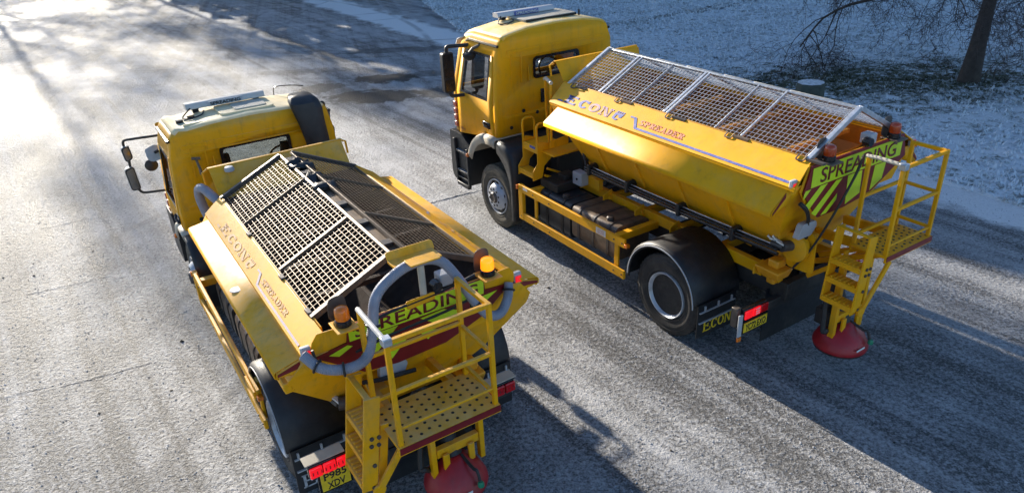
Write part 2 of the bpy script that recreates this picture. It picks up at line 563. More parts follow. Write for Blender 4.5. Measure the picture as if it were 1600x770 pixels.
# ------------------------------------------------------------------ truck pieces
def build_cab(t, P):
    xr, xf, zb, zw, zs, zr = P['xr'], P['xf'], P['zbelt'], P['zwt'], P['zs'], P['zr']
    wl, wm, wt = P['wl'], P['wm'], P['wt']
    zbr, zbf = P['zbr'], P['zbf']
    yel = P['paint']
    # stations: (x at belt, lean of the pillar per metre, y scale, top drop)
    xB, xw0, xw1 = P['xB'], P['xw0'], P['xw1']
    st = [(xr, 0, .965, .035), (xr + .015, 0, .99, .01), (xr + .05, 0, 1, 0), (xB, .02, 1, 0), (xw0, .15, 1, 0), (xw1, .3, 1, 0.0), (xf - .26, .31, 1, 0.02), (xf - .10, .32, .985, .07), (xf, .33, .94, .19)]
    def zbot(x):
        return zbr + (zbf - zbr) * min(1, max(0, (x - xr) / (P['xdf'] - xr)))
    def half(s):
        x, k, ys, drop = s
        arc = [(wt, zs), (wt - .012, zs + .05), (wt - .045, zs + .10), (wt - .10, zs + .145), (wt - .20, zs + .175 * (zr - zs) / .245), (wt * .5, zr - .018), (0, zr)]
        pts = [(wl, zbot(x)), (wl, zb), (wm, zw)] + arc
        out = []
        for i, (y, z) in enumerate(pts):
            zz = z - drop * max(0, (z - zb) / (zr - zb)) ** 2
            out.append((x - k * max(0, zz - zb), y * ys, zz))
        return out
    rows = []
    for s in st:
        h = half(s)
        rows.append(h + [(x, -y, z) for x, y, z in reversed(h[:-1])])
    nv = len(rows[0])
    shell, door_l, door_r, roof = MB(), MB(), MB(), MB()
    for i in range(len(rows) - 1):
        for j in range(nv - 1):
            side = j if j < nv // 2 else nv - 2 - j
            q = [rows[i][j], rows[i][j + 1], rows[i + 1][j + 1], rows[i + 1][j]]
            if side == 1 and i == 4:
                continue
            if i in (3, 4, 5) and side in (0, 1):
                d = door_l if j < nv // 2 else door_r
                sg = .007 if j < nv // 2 else -.007
                if i == 3:
                    q = [(a + (.010 if k < 2 else 0), b, c) for k, (a, b, c) in enumerate(q)]
                d.add([(a, b + sg, c) for a, b, c in q], [(0, 1, 2, 3)])
                continue
            if side >= 5:
                roof.add(q, [(0, 1, 2, 3)])
            else:
                shell.add(q, [(0, 1, 2, 3)])
    # rear wall with window
    r0 = rows[0]
    outline = [(y, z) for x, y, z in r0]
    wy0, wy1, wz0, wz1 = P['rw']
    hole = fillet([(wy0, wz0), (wy1, wz0), (wy1, wz1), (wy0, wz1)], .06)
    shell.poly([outline, hole], lambda y, z: (xr, y, z))
    # front wall with windscreen
    fr = rows[-1]
    fo = [(y, z) for x, y, z in fr]
    def xfront(y, z):
        return (xf - .33 * max(0, z - zb), y, z)
    fh = fillet([(-wl * .88, zb + .02), (wl * .88, zb + .02), (wm * .86, zw - .10), (-wm * .86, zw - .10)], .06)
    shell.poly([fo, fh], xfront)
    cab = shell.build('cab', yel, t, smooth=42, solid=.03)
    roof.build('roof_panel', P['roofmat'], cab, smooth=42, solid=.03)
    for d in (door_l, door_r):
        d.build('door', yel, cab, smooth=35, solid=.03)
    # floor and interior
    MB().box((xr + .05, -wl + .05, zbr - .02), (xf - .12, wl - .05, zbr + .06)).build('cab_floor', 'chassis', cab)
    ib = MB()
    zs_ = zb + .12 if P['big'] else zw - .12
    for y in (-.55, .55):
        ib.box((xr + .35, y - .25, zbr + .08), (xr + .85, y + .25, zb - .18))
        ib.hexa([(xr + .22, y - .24, zb - .2), (xr + .36, y - .24, zb - .2), (xr + .36, y + .24, zb - .2), (xr + .22, y + .24, zb - .2),
                 (xr + .12, y - .2, zs_), (xr + .22, y - .2, zs_), (xr + .22, y + .2, zs_), (xr + .12, y + .2, zs_)])
    ib.build('seats', 'seat', cab, bevel=.03)
    MB().hexa([(xf - .5, -wl + .06, zbr + .3), (xf - .15, -wl + .06, zbr + .3), (xf - .15, wl - .06, zbr + .3), (xf - .5, wl - .06, zbr + .3),
               (xf - .42, -wl + .06, zb + .03), (xf - .12, -wl + .06, zb + .0), (xf - .12, wl - .06, zb + .0), (xf - .42, wl - .06, zb + .03)]).build('dashboard', 'dash', cab, bevel=.04)
    sw = MB()
    ring = [(xf - .58 + .10 * math.cos(a), -.52 + .22 * math.sin(a), zb + .12 + .2 * math.cos(a)) for a in np.linspace(0, 2 * math.pi, 21)]
    sw.tube(ring, .018, 6, caps=False)
    sw.bar((xf - .58, -.72, zb + .12), (xf - .58, -.32, zb + .12), .03).bar((xf - .58, -.52, zb + .12), (xf - .4, -.52, zb - .1), .05)
    sw.build('steering_wheel', 'satin', cab)
    # panes
    g = MB().poly([hole], lambda y, z: (xr + .012, y, z))
    g.build('rear_window', 'glass', cab, smooth=0)
    seal = MB()
    hin = fillet([(wy0 + .03, wz0 + .03), (wy1 - .03, wz0 + .03), (wy1 - .03, wz1 - .03), (wy0 + .03, wz1 - .03)], .05)
    hout = fillet([(wy0 - .012, wz0 - .012), (wy1 + .012, wz0 - .012), (wy1 + .012, wz1 + .012), (wy0 - .012, wz1 + .012)], .07)
    seal.poly([hout, hin], lambda y, z: (xr - .008, y, z), (.03, 0, 0))
    seal.build('window_seal', 'satin', cab, smooth=0)
    MB().poly([fh], lambda y, z: Vector(xfront(y, z)) - Vector((.015, 0, 0))).build('windscreen', 'glass', cab, smooth=0)
    for sgn in (1, -1):
        a = half(st[4]); b = half(st[5])
        q = [a[1], a[2], b[2], b[1]]
        MB().add([(x, sgn * (y - .012), z) for x, y, z in q], [(0, 1, 2, 3)]).build('side_window', 'glass', cab, smooth=0)
        # black window surround
        fr_ = MB()
        def lerp(p, q_, s_):
            return tuple(p[i] + (q_[i] - p[i]) * s_ for i in range(3))
        c4 = [a[1], b[1], b[2], a[2]]
        mid = [sum(p[i] for p in c4) / 4 for i in range(3)]
        for i in range(4):
            p, q_ = c4[i], c4[(i + 1) % 4]
            pi_, qi_ = lerp(p, mid, .10), lerp(q_, mid, .10)
            fr_.add([(v[0], sgn * (v[1] + .009), v[2]) for v in (p, q_, qi_, pi_)], [(0, 1, 2, 3)])
        fr_.build('window_surround', 'satin', cab, smooth=0, solid=.012)
        # rain gutter over the door, door handle
        x0, x1 = xr + .02, xf - .62
        MB().tube([(x0, sgn * (wt + .02), zs - .0), (x1, sgn * (wt + .02), zs + .0), (x1 + .14, sgn * (wt - .01), zs - .06)], .022, 6).build('rain_gutter', 'satin', cab)
        hx, hz = P['handle']
        hb = MB().box((hx - .10, sgn * (wl + .004), hz - .05), (hx + .10, sgn * (wl + .022), hz + .05))
        hb.build('handle_recess', 'satin', cab, bevel=.015)
        MB().tube([(hx - .09, sgn * (wl + .03), hz - .03), (hx, sgn * (wl + .05), hz), (hx + .08, sgn * (wl + .03), hz + .035)], .018, 6).build('door_handle', P['handlemat'], cab)
        # orange marker lamps down the front corner
        xm = P['xdf'] + .07
        for k in range(4):
            z0 = P['marker'] + k * .115
            MB().box((xm, sgn * (wl - .10), z0), (xm + .12, sgn * (wl + .018), z0 + .095)).build('corner_lamp', 'amber_dark', cab, bevel=.02)
    # raised ribs on the rear wall
    rb = MB()
    zt = zs - .02
    rb.bar((xr - .006, wt - .12, zt - .08), (xr - .006, -wt + .12, zt - .08), .012, .05)
    rb.bar((xr - .006, wt - .12, zt - .17), (xr - .006, -wt + .12, zt - .17), .008, .02)
    for y in (wt - .2, wt - .38, wy1 + .10):
        rb.bar((xr - .005, y, wz0 - .03), (xr - .005, y, wz0 + (.42 if y > wy1 + .12 else .2)), .02, .012)
    rb.bar((xr - .005, wl - .12, zbr + .30), (xr - .005, -wl + .12, zbr + .30), .01, .05)
    rb.build('pressed_rib', yel, cab, bevel=.006)
    hs = MB()
    for y, z in ((.66, zbr + .35), (.4, zbr + .28), (.9, zbr + .12), (-.5, zbr + .3)):
        hs.lathe([(.028, 0), (.03, -.012), (0, -.014)], (xr, y, z), 'x', 10)
    hs.build('rubber_plug', 'black', cab)
    if P['big']:
        MB().box((xr - .03, .25, zbr + .42), (xr - .002, .33, zbr + .64)).build('rear_vent', 'satin', cab, bevel=.01)
    return cab

def wheel(t, x, side, yo, R, kind, dusty=False):
    s = side
    def Y(pr):
        return [(r, s * h) for r, h in pr]
    c = (x, 0, R)
    k = R / .53
    ty = MB()
    prof = [(.292 * k, yo - .30), (.40 * k, yo - .31), (.50 * k, yo - .29), (.525 * k, yo - .26)]
    for q in range(4):
        yy = yo - .25 + q * .055
        prof += [(.53 * k, yy), (.53 * k, yy + .035), (.516 * k, yy + .038), (.516 * k, yy + .050)]
    prof += [(.53 * k, yo - .035), (.522 * k, yo - .022), (.50 * k, yo - .012), (.49 * k, yo - .013), (.46 * k, yo + .002), (.455 * k, yo - .002), (.42 * k, yo + .006), (.40 * k, yo + .004), (.345 * k, yo - .006), (.335 * k, yo + .0), (.315 * k, yo - .01), (.292 * k, yo - .03)]
    ty.lathe(Y(prof), c, 'y', 48)
    # tread blocks: shoulder lugs
    for q in range(48):
        a = 2 * math.pi * q / 48
        ca, sa = math.cos(a), math.sin(a)
        ty.bar((x + ca * .528 * k, s * (yo - .025), R + sa * .528 * k), (x + ca * .528 * k, s * (yo - .075), R + sa * .528 * k), .03 * k, .016, (ca, 0, sa))
    w = ty.build('wheel', 'rubber_dusty' if dusty else 'rubber', t, smooth=25)
    if kind == 'rear':
        ty2 = MB()
        ty2.lathe(Y([(.292 * k, yo - .66), (.5 * k, yo - .64), (.53 * k, yo - .6), (.53 * k, yo - .40), (.5 * k, yo - .36), (.3 * k, yo - .36)]), c, 'y', 36)
        ty2.build('inner_tyre', 'rubber', w)
        MB().lathe(Y([(.300 * k, yo - .035), (.298 * k, yo + .004), (.288 * k, yo + .008), (.278 * k, yo - .005), (.262 * k, yo - .03), (.238 * k, yo - .09), (.222 * k, yo - .135), (.19 * k, yo - .15), (.15 * k, yo - .15)]), c, 'y', 40).build('rim', 'rim', w, smooth=50)
        hb = MB().lathe(Y([(.172 * k, yo - .18), (.172 * k, yo - .143), (.12 * k, yo - .14), (.115 * k, yo - .11), (.09 * k, yo - .09), (0, yo - .088)]), c, 'y', 28)
        for q in range(10):
            a = 2 * math.pi * q / 10
            hb.lathe(Y([(.016, yo - .145), (.016, yo - .115), (0, yo - .113)]), (x + .148 * k * math.cos(a), 0, R + .148 * k * math.sin(a)), 'y', 6)
        hb.build('hub', 'chassis', w, smooth=40)
    else:
        rm = MB().lathe(Y([(.300 * k, yo - .04), (.296 * k, yo - .0), (.282 * k, yo - .002), (.268 * k, yo - .05), (.262 * k, yo - .07), (.246 * k, yo - .06), (.215 * k, yo + .01), (.185 * k, yo + .045), (.178 * k, yo + .05), (.100 * k, yo + .05), (.094 * k, yo + .04)]), c, 'y', 40)
        rm.build('rim', 'rim', w, smooth=40)
        hl = MB()
        for q in range(10):
            a = 2 * math.pi * (q + .5) / 10
            r_ = .235 * k
            hl.lathe(Y([(.024, yo - .06), (.024, yo + .0005), (0, yo + .001)]), (x + r_ * math.cos(a), s * -.012, R + r_ * math.sin(a)), 'y', 10)
            r_ = .142 * k
            hl.lathe(Y([(.020, yo + .045), (.020, yo + .056), (0, yo + .057)]), (x + r_ * math.cos(a), 0, R + r_ * math.sin(a)), 'y', 8)
        hl.build('wheel_stud', 'chassis', w, kind='stuff')
        MB().lathe(Y([(.098 * k, yo - .02), (.096 * k, yo + .06), (.075 * k, yo + .085), (.05 * k, yo + .075), (0, yo + .07)]), c, 'y', 24).build('hub', 'dark_steel', w, smooth=40)
    return w

def arch(t, x, R0, Rz, a0, a1, y0, y1, mat, name='mudguard', n=16, lip=True, tail=None, head=None):
    """curved mudguard over a wheel from angle a0 to a1 (0 = forwards, 90 = up)"""
    ang = [R_(a0 + (a1 - a0) * i / n) for i in range(n + 1)]
    path = [(x + R0 * math.cos(a), Rz + R0 * math.sin(a)) for a in ang]
    if head:
        path = [head] + path
    if tail:
        path = path + [tail]
    rows = [[(px, y0, pz), (px, y1 - math.copysign(.03, y1), pz)] + ([(px + (x - px) * .02, y1, pz - .012 + (Rz - pz) * .02), (px + (x - px) * .09, y1, pz + (Rz - pz) * .09 - .012)] if lip else [(px, y1, pz)]) for px, pz in path]
    return MB().sheet(rows).build(name, mat, t, smooth=50, solid=.012, off=0)

def beacon(t, p, mat, plate_mat, shield=True):
    x, y, z = p
    b = MB().lathe([(.055, 0), (.066, .005), (.064, .05), (.052, .06), (0, .06)], p, 'z', 20).build('beacon', 'satin', t, smooth=40)
    MB().lathe([(.056, .055), (.06, .065), (.058, .13), (.052, .152), (.03, .165), (0, .168)], p, 'z', 20).build('lens', mat, b, smooth=45)
    MB().box((x - .11, y - .09, z - .015), (x + .10, y + .09, z)).build('beacon_bracket', plate_mat, b, bevel=.004)
    if shield:
        pts = fillet([(-.085, 0), (.085, 0), (.07, .21), (-.07, .21)], .06)
        MB().poly([pts], lambda a, c: (x + .095, y + a, z + c), (.006, 0, 0)).build('beacon_shield', P_SHIELD, b)
    return b
P_SHIELD = 'dark_steel'

def build_truck(P):
    big = P['big']
    t = empty('gritter_truck', P['loc'], P['heading'], P['label'], 'gritter truck', 'yellow gritter trucks parked side by side')
    yel = P['paint']
    cab = build_cab(t, P)
    zs, zr, xr, xf, wl, wt = P['zs'], P['zr'], P['xr'], P['xf'], P['wl'], P['wt']
    # ---- front end: bumper, steps, front mudguards
    z0, z1 = P['bump']
    xd = P['xdf']
    MB().poly([fillet([(xd - .28, z0), (xf + .02, z0), (xf + .10, z0 + .12), (xf + .08, P['zbf'] - .02), (xd - .05, P['zbf'] - .02), (xd - .30, P['zbf'] - .16)], .04)],
              lambda x, z: (x, -wl - .03, z), (0, 2 * wl + .06, 0)).build('bumper', 'black', t, bevel=.02)
    if big:
        for sgn in (1, -1):
            for z in (.62, .98):
                s = MB().box((xd - .26, sgn * (wl - .12), z), (xd + .12, sgn * (wl + .075), z + .035))
                sb = s.build('cab_step', 'black', t, bevel=.008)
                g = MB()
                for k in range(5):
                    g.box((xd - .24 + k * .075, sgn * (wl + .0), z + .036), (xd - .20 + k * .075, sgn * (wl + .07), z + .042))
                g.build('step_tread', 'rim', sb)
            fr = MB()
            y = sgn * (wl + .055)
            fr.bar((xd - .27, y, .40), (xd - .27, y, 1.1), .05).bar((xd - .27, y, .40), (xd + .12, y, .40), .07).bar((xd + .12, y, .40), (xd + .16, y, 1.2), .05)
            fr.bar((xd - .26, y, .52), (xd + .10, y, .52), .03)
            fr.build('step_frame', 'black', t, bevel=.01)
    fx, R = P['wb'], P['R']
    for sgn in (1, -1):
        w = wheel(t, fx, sgn, P['yw'], R, 'front', dusty=True)
        wheel(t, 0, sgn, P['yw'] + .01, R, 'rear', dusty=False)
        def fender(path, y0, y1, mt, name, par, inner=None):
            if inner is None:
                inner = [(px + (fx - px) * .16, pz + (R - pz) * .14) for px, pz in path]
            rows = [[(px, y0, pz), (px, y1 - sgn * .05, pz), (px + (qx - px) * .12, y1 - sgn * .008, pz + (qz - pz) * .12), (px + (qx - px) * .3, y1, pz + (qz - pz) * .3), (qx, y1 - sgn * .012, qz)] for (px, pz), (qx, qz) in zip(path, inner)]
            return MB().sheet(rows).build(name, mt, par, smooth=50, solid=.014, off=0)
        fp = P['fpath']
        yo_ = sgn * (P['yw'] + .035)
        f1 = fender(fp[0], sgn * .70, yo_, 'cream', 'front_mudguard', t)
        fender(fp[1], sgn * .70, yo_, 'cream', 'mudguard_centre', f1)
        fender(fp[2], sgn * .62, yo_ - sgn * .01, 'black', 'mudguard_rear', f1, P.get('finner'))
        MB().lathe([(.03, 0), (.034, sgn * .03), (.022, sgn * .05), (0, sgn * .052)], (fp[0][0][0] - .02, sgn * (P['yw'] + .02), fp[0][0][1] - .03), 'y', 12).build('marker_lamp', 'amber', f1)
        ax_, az_ = .075, R + .065
        rm = arch(t, ax_, P['Rr'], az_, -4, 172, sgn * .52, sgn * (P['yw'] + .05), 'black', 'rear_mudguard', n=22, tail=(ax_ - P['Rr'] - .005, R + .10))
        # white edging strip
        pts = [(ax_ + P['Rr'] * .95 * math.cos(R_(q)), sgn * (P['yw'] + .06), az_ - .01 + P['Rr'] * .95 * math.sin(R_(q))) for q in range(0, 186, 6)]
        MB().tube(pts, .008 if big else .006, 5).build('edge_trim', 'grey_plastic', rm)
        # mudflap
        xm = P['xflap']
        fl = MB().box((xm - .012, sgn * .60, P['zflap']), (xm, sgn * (P['yw'] + .03), R + .12)).build('mudflap', 'black', t)
        tr = MB()
        for zz in (R + .02, R - .12):
            tr.bar((xm - .02, sgn * .62, zz), (xm - .02, sgn * (P['yw'] + .01), zz), .022, .012)
        for yy in (.68, .90, 1.12):
            tr.bar((xm - .02, sgn * yy, R + .02), (xm - .02, sgn * yy, R + .09), .02)
        tr.build('clamp_strip', 'grey_plastic', fl)
        if sgn == 1:
            zz = P['zflap'] + .06
            ml = MB()
            pl = lambda a, b: (xm - .016, 1.13 - a, zz + b)
            hh = .135
            for ch, xx, ww in (('E', 0, .13), ('C', .135, .105), ('O', .245, .11), ('N', .36, .12)):
                slab_letter(ch, ml, pl, xx, ww, hh if ch != 'E' else hh * 1.15, .026)
            ml.build('lettering', 'plate_yellow' if big else 'grey_plastic', fl, smooth=0, solid=.002)
    # ---- chassis
    ch = MB()
    for y in (-.43, .43):
        ch.box((-1.15, y - .04, P['zch'] - .22), (fx + .9, y + .04, P['zch']))
    ch.box((-1.12, -.43, P['zch'] - .2), (-1.04, .43, P['zch'] - .02))
    for x in (.8, 2.4, 3.2):
        ch.box((x - .05, -.43, P['zch'] - .2), (x + .05, .43, P['zch'] - .04))
    ch.lathe([(.09, -1.0), (.10, -.3), (.22, -.15), (.22, .15), (.10, .3), (.09, 1.0)], (0, 0, R), 'y', 16)
    ch.lathe([(.07, -1.0), (.07, 1.0)], (fx, 0, R), 'y', 12)
    ch.tube([(0, 0, R), (2.6, 0, R + .2)], .06, 10)
    ch.build('chassis', 'chassis', t, bevel=.006)
    # engine, exhaust box and air tanks behind the cab
    eb = MB().box((xr - .48, -1.0, R - .05), (xr - .06, .62, P['zbr'] - .08))
    eb.box((fx - .75, -.5, R), (xf - .2, .5, P['zbr'] - .05))
    eb.build('engine_housing', 'chassis', t, bevel=.03)
    # subframe rails (yellow)
    sf = MB()
    zf = P['zsub']
    for y in (-.47, .47):
        sf.box((-1.05, y - .04, zf - .09), (P['hx1'] + .25, y + .04, zf + .05))
    for x in np.linspace(-.8, P['hx1'], 6):
        sf.box((x - .04, -.5, zf - .07), (x + .04, .56, zf + .03))
        sf.poly([[(0, 0), (.16, .02), (.16, .1), (0, .16)]], lambda a, b, x=x: (x - .01, .49 + a, zf - .05 + b), (.02, 0, 0))
    sf.build('subframe', yel, t, bevel=.006)
    # tanks
    tk = P['tanks']
    for (x0, x1, ya, yb, za, zb_, mt, straps) in tk:
        prof = fillet([(ya, za), (yb, za), (yb, zb_), (ya, zb_)], .10, 5)
        tb = MB().poly([prof], lambda a, b: (x0, a, b), (x1 - x0, 0, 0)).build('tank', mt, t, smooth=50, bevel=.025)
        for k in range(straps):
            xs = x0 + (x1 - x0) * (k + .5) / straps
            pr = fillet([(ya - .008, za - .008), (yb + .008, za - .008), (yb + .008, zb_ + .008), (ya - .008, zb_ + .008)], .105, 5)
            MB().poly([pr], lambda a, b: (xs - .025, a, b), (.05, 0, 0)).build('tank_strap', 'chassis' if mt == 'tank_black' else 'dark_steel', tb, smooth=50)
        MB().lathe([(.05, 0), (.05, .04), (.035, .05), (0, .05)], (x0 + .25, yb - .12, zb_), 'z', 14).build('filler_cap', 'dark_steel', tb)
    # ---- side guards both sides
    gx0, gx1, gza, gzb = P['guard']
    for sgn in (1, -1):
        y = sgn * 1.215
        sg = empty_part('side_guard', t)
        hh = P['gh']
        for z in (gza, gzb):
            MB().box((gx0, y - .02, z), (gx1, y + .02, z + hh)).build('guard_rail', yel if big else 'yel_small', sg, bevel=.008)
        MB().box((gx1 - .10, y - .035, gza + .001), (gx1 + .003, y + .025, gzb + hh - .001)).build('guard_post', yel, sg, bevel=.006)
        MB().box((gx0 + .16, y - .05, gza + .003), (gx0 + .24, y - .021, gzb + .002)).build('guard_post', yel, sg, bevel=.006)
        MB().box((gx1 - .42, y - .05, gza + .003), (gx1 - .36, y - .021, gzb + .002)).build('guard_post', yel, sg, bevel=.006)
        for xx in (gx0 + .20, gx1 - .3):
            MB().box((xx - .05, sgn * .5, gzb + hh - .10), (xx + .05, sgn * 1.19, gzb + hh - .004)).build('guard_arm', yel, sg, bevel=.008)
        MB().box((gx1 + .004, y - .03, gzb + hh - .09), (gx1 + .05, y + .04, gzb + hh - .02)).build('marker_lamp', 'amber', sg, bevel=.008)
        MB().box((gx0 - .06, y - .03, gzb + .02), (gx0 - .004, y + .03, gzb + .07)).build('marker_lamp', 'amber', sg, bevel=.008)
        bl = MB()
        for xx in (gx0 + .04, gx0 + .20, gx1 - .05, gx1 - .39, gx1 - .8):
            for zz in (gza + hh / 2, gzb + hh / 2):
                bl.lathe([(.012, 0), (.012, sgn * .028), (0, sgn * .030)], (xx, y, zz), 'y', 6)
        bl.build('guard_bolt', 'dark_steel', sg, kind='stuff')
        if big:
            MB().box((1.12, y + .0205, gzb + .015), (1.32, y + .0225, gzb + .105)).build('notice_label', 'letter_white', sg)
            MB().box((gx1 - .24, y + .0205, gzb + hh - .06), (gx1 - .12, y + .0225, gzb + hh - .02)).build('notice_label', 'letter_white', sg)
            if sgn == 1:
                nl = MB()
                for k in range(4):
                    nl.box((1.15, y + .0228, gzb + .03 + k * .018), (1.29, y + .0232, gzb + .037 + k * .018))
                nl.build('label_print', 'pink', sg)
        elif sgn == 1:
            MB().box((gx0 + .02, y + .022, gzb + .01), (gx0 + .35, y + .045, gzb + hh - .02)).build('guard_plate', yel, sg, bevel=.005)
    build_hopper(t, P)
    build_rear(t, P)
    build_front_kit(t, P)
    return t

def empty_part(name, parent):
    o = bpy.data.objects.new(name, None)
    COL.objects.link(o)
    o.parent = parent
    return o

def build_hopper(t, P):
    big = P['big']
    yel = P['paint']
    x0, x1 = P['hx0'], P['hx1']           # mesh rear / front
    ym, zm, zr = P['ym'], P['zm'], P['zridge']
    yp, zp = P['panel']                    # lower edge of the sloping side panel
    yi, zi = yp + .005, zp - .03           # inner edge of the deck
    yo, zo = 1.24, P['zdeck']
    xe = P['xtail']                        # rear plate
    # V-shaped body cross-section, left half, outside
    vs = P['vs']
    V = [(yp - .02, zp - .02), (yp - .05, zp - .17), (.80 * P['vy'], zp - .55 * vs), (.55 * P['vy'], zp - 1.02 * vs), (.30, P['zsub'] + .10)]
    V = P.get('V', V)
    def xrear(z):
        return xe + max(0, (zp - .02 - z)) * .40
    def xfront(z):
        return x1 + .10 - max(0, (zp - z)) * .42
    hp = MB()
    for sgn in (1, -1):
        hp.sheet([[(xfront(z), sgn * y, z) for y, z in V], [(0.55, sgn * y, z) for y, z in V], [(xrear(z), sgn * y, z) for y, z in V]])
    for xx in (xrear, xfront):
        hp.sheet([[(xx(z), -y, z) for y, z in V], [(xx(z), y, z) for y, z in V]])
    hp.sheet([[(xfront(V[-1][1]), -.3, V[-1][1]), (xfront(V[-1][1]), .3, V[-1][1])], [(xrear(V[-1][1]), -.3, V[-1][1]), (xrear(V[-1][1]), .3, V[-1][1])]])
    h = hp.build('hopper', yel, t, smooth=30, solid=.012, off=0)
    # stiffening ribs on the V wall
    for sgn in (1, -1):
        for xx in np.linspace(xe + .95, x1 - .75, 4):
            rb = MB()
            pts = V[1:]
            for a, b in zip(pts[:-1], pts[1:]):
                rb.bar((xx, sgn * (a[0] + .012), a[1]), (xx, sgn * (b[0] + .012), b[1]), .05, .03, (0, sgn, 0.3))
            rb.build('wall_rib', yel, h, bevel=.004)
    # lining
    ln = MB()
    W = [(ym - .01, zm - .03)] + [(y - .03, z + .02) for y, z in V[1:]]
    lx1, lx0 = (lambda z: xfront(z) - .04), (lambda z: xrear(z) + .04)
    for sgn in (1, -1):
        ln.sheet([[(lx1(z), sgn * y, z) for y, z in W], [(lx0(z), sgn * y, z) for y, z in W]])
    ln.sheet([[(lx1(z), -y, z) for y, z in W], [(lx1(z), y, z) for y, z in W]])
    ln.sheet([[(lx0(z), -y, z) for y, z in W], [(lx0(z), y, z) for y, z in W]])
    zb = W[-1][1]
    ln.sheet([[(lx1(zb), -.3, zb), (lx1(zb), .3, zb)], [(lx0(zb), -.3, zb), (lx0(zb), .3, zb)]])
    ln.build('hopper_lining', P['lining'], h, smooth=0)
    # cross ties and an inverted V baffle inside
    tb = MB()
    for xx in np.linspace(x0 + .5, x1 - .6, 4):
        tb.bar((xx, -ym + .05, zm - .12), (xx, ym - .05, zm - .12), .05, .05)
    tb.hexa([(x0 + .3, -.22, zm - .75), (x1 - .5, -.22, zm - .75), (x1 - .5, .22, zm - .75), (x0 + .3, .22, zm - .75), (x0 + .3, -.02, zm - .5), (x1 - .5, -.02, zm - .5), (x1 - .5, .02, zm - .5), (x0 + .3, .02, zm - .5)])
    tb.build('baffle', P['lining'], h)
    # sloping side panels and decks
    pr0, pr1 = P['px']      # panel rear / front x at top; bottom a little different
    for sgn in (1, -1):
        mb = MB()
        top, bot = (ym + .015, zm + .012), (yp + .012, zp)
        mb.hexa([(pr0, sgn * top[0], top[1] - .015), (pr1, sgn * top[0], top[1] - .015), (pr1, sgn * top[0], top[1]), (pr0, sgn * top[0], top[1]),
                 (pr0 - .07, sgn * bot[0], bot[1] - .015), (pr1 - .07, sgn * bot[0], bot[1] - .015), (pr1 - .07, sgn * (bot[0] + .012), bot[1]), (pr0 - .07, sgn * (bot[0] + .012), bot[1])])
        # inner upstand and lower return
        mb.bar((pr0 + .06, sgn * (ym + .004), zm - .02), (pr1 - .02, sgn * (ym + .004), zm - .02), .012, .075)
        mb.bar((pr0 - .06, sgn * (yp + .014), zp - .022), (pr1 - .08, sgn * (yp + .014), zp - .022), .012, .03)
        pn = mb.build('side_panel', yel if big else 'yel_panel', h, bevel=.004)
        dx0, dx1 = P['dx']
        dk = MB()
        lip = .045
        sec = [(yi - .03, zi + .012), (yi, zi), (yo - .012, zo + .008), (yo, zo - .006), (yo, zo - lip), (yo - .03, zo - lip - .02)]
        dk.sheet([[(dx0 + (.0 if k < 2 else .01), sgn * y, z) for k, (y, z) in enumerate(sec)], [(dx1 - (.06 if k < 2 else .0), sgn * y, z) for k, (y, z) in enumerate(sec)]])
        if big:
            dk.sheet([[(dx0 + .04, sgn * (yo - .03), zo - lip - .02), (dx0 + .04, sgn * (yp - .07), zp - .19)], [(dx1 - .02, sgn * (yo - .03), zo - lip - .02), (dx1 - .02, sgn * (yp - .07), zp - .19)]])
        for xx in (dx0 + .006, dx1 - .05):
            dk.poly([[(yi - .06, zi + .0), (yi, zi - .008), (yo - .015, zo - .004), (yo - .01, zo - lip + .005), (yp - .06, zp - .19)]], lambda a, b, xx=xx: (xx, sgn * a, b))
        d = dk.build('side_deck', P['deckmat'], h, smooth=25, solid=.008, off=0)
        # maroon strip and red lamp on the rear end of the deck
        MB().poly([[(yi + .03, zi - .03), (yo - .02, zo - .012), (yo - .02, zo - lip + .012), (yi + .03, zi - .085)]], lambda a, b: (dx0 - .004, sgn * a, b), (-.004, 0, 0)).build('reflective_strip', 'maroon', d)
        lp = MB().box((dx0 - .05, sgn * (yp - .06), zi - .01), (dx0 - .006, sgn * (yp + .02), zi + .10)).build('marker_housing', 'grey_plastic', d, bevel=.01)
        MB().box((dx0 - .06, sgn * (yp - .05), zi + .005), (dx0 - .051, sgn * (yp + .01), zi + .07)).build('marker_lamp', 'red_lit', h, bevel=.004)
        if not big and sgn == 1:
            MB().lathe([(.06, 0), (.055, .006), (0, .008)], (.42, .5 * (yi + yo) + .03, .5 * (zi + zo) + .0), 'z', 12).build('salt_patch', 'letter_white', d)
    # writing on the left and right side panels
    for sgn in (1, -1):
        top, bot = Vector((0, sgn * (ym + .015), zm + .012)), Vector((0, sgn * (yp + .012 + .012), zp))
        up = (top - bot)
        L = up.length
        up.normalize()
        u = Vector((-sgn, 0, 0))
        nrm = u.cross(up)
        xs = P['text_x'] if sgn == 1 else pr0 + .15
        def place(a, b, dz=.004):
            return Vector((xs, bot.y, bot.z)) + u * a + up * b + nrm * dz
        c1, c2 = P['letters']
        k_ = L / .365
        lb, lh = .065 * k_, .125 * k_
        for chh, xx, ww, cc in (('E', .14, .23, c1), ('C', .42, .20, c1), ('O', .635, .205, c2), ('N', .86, .22, c2)):
            e = MB()
            slab_letter(chh, e, place, xx, ww, lh * 1.08, .062)
            e.v = [tuple(Vector(p) + up * lb) for p in e.v]
            e.build('letter', cc, h, smooth=0)
            if big and cc == c2:
                e = MB()
                slab_letter(chh, e, lambda a, b: place(a, b, .0055), xx + .018, ww - .036, lh - .03 * k_, .020)
                e.v = [tuple(Vector(p) + up * (lb + .015 * k_)) for p in e.v]
                e.build('letter_inlay', 'letter_white' if cc == c1 else 'pink_faded', h, smooth=0)
        MB().poly([[(0, lb), (.105, lb), (.105, lb + .022), (0, lb + .022)]], place).build('stripe', c1, h, smooth=0)
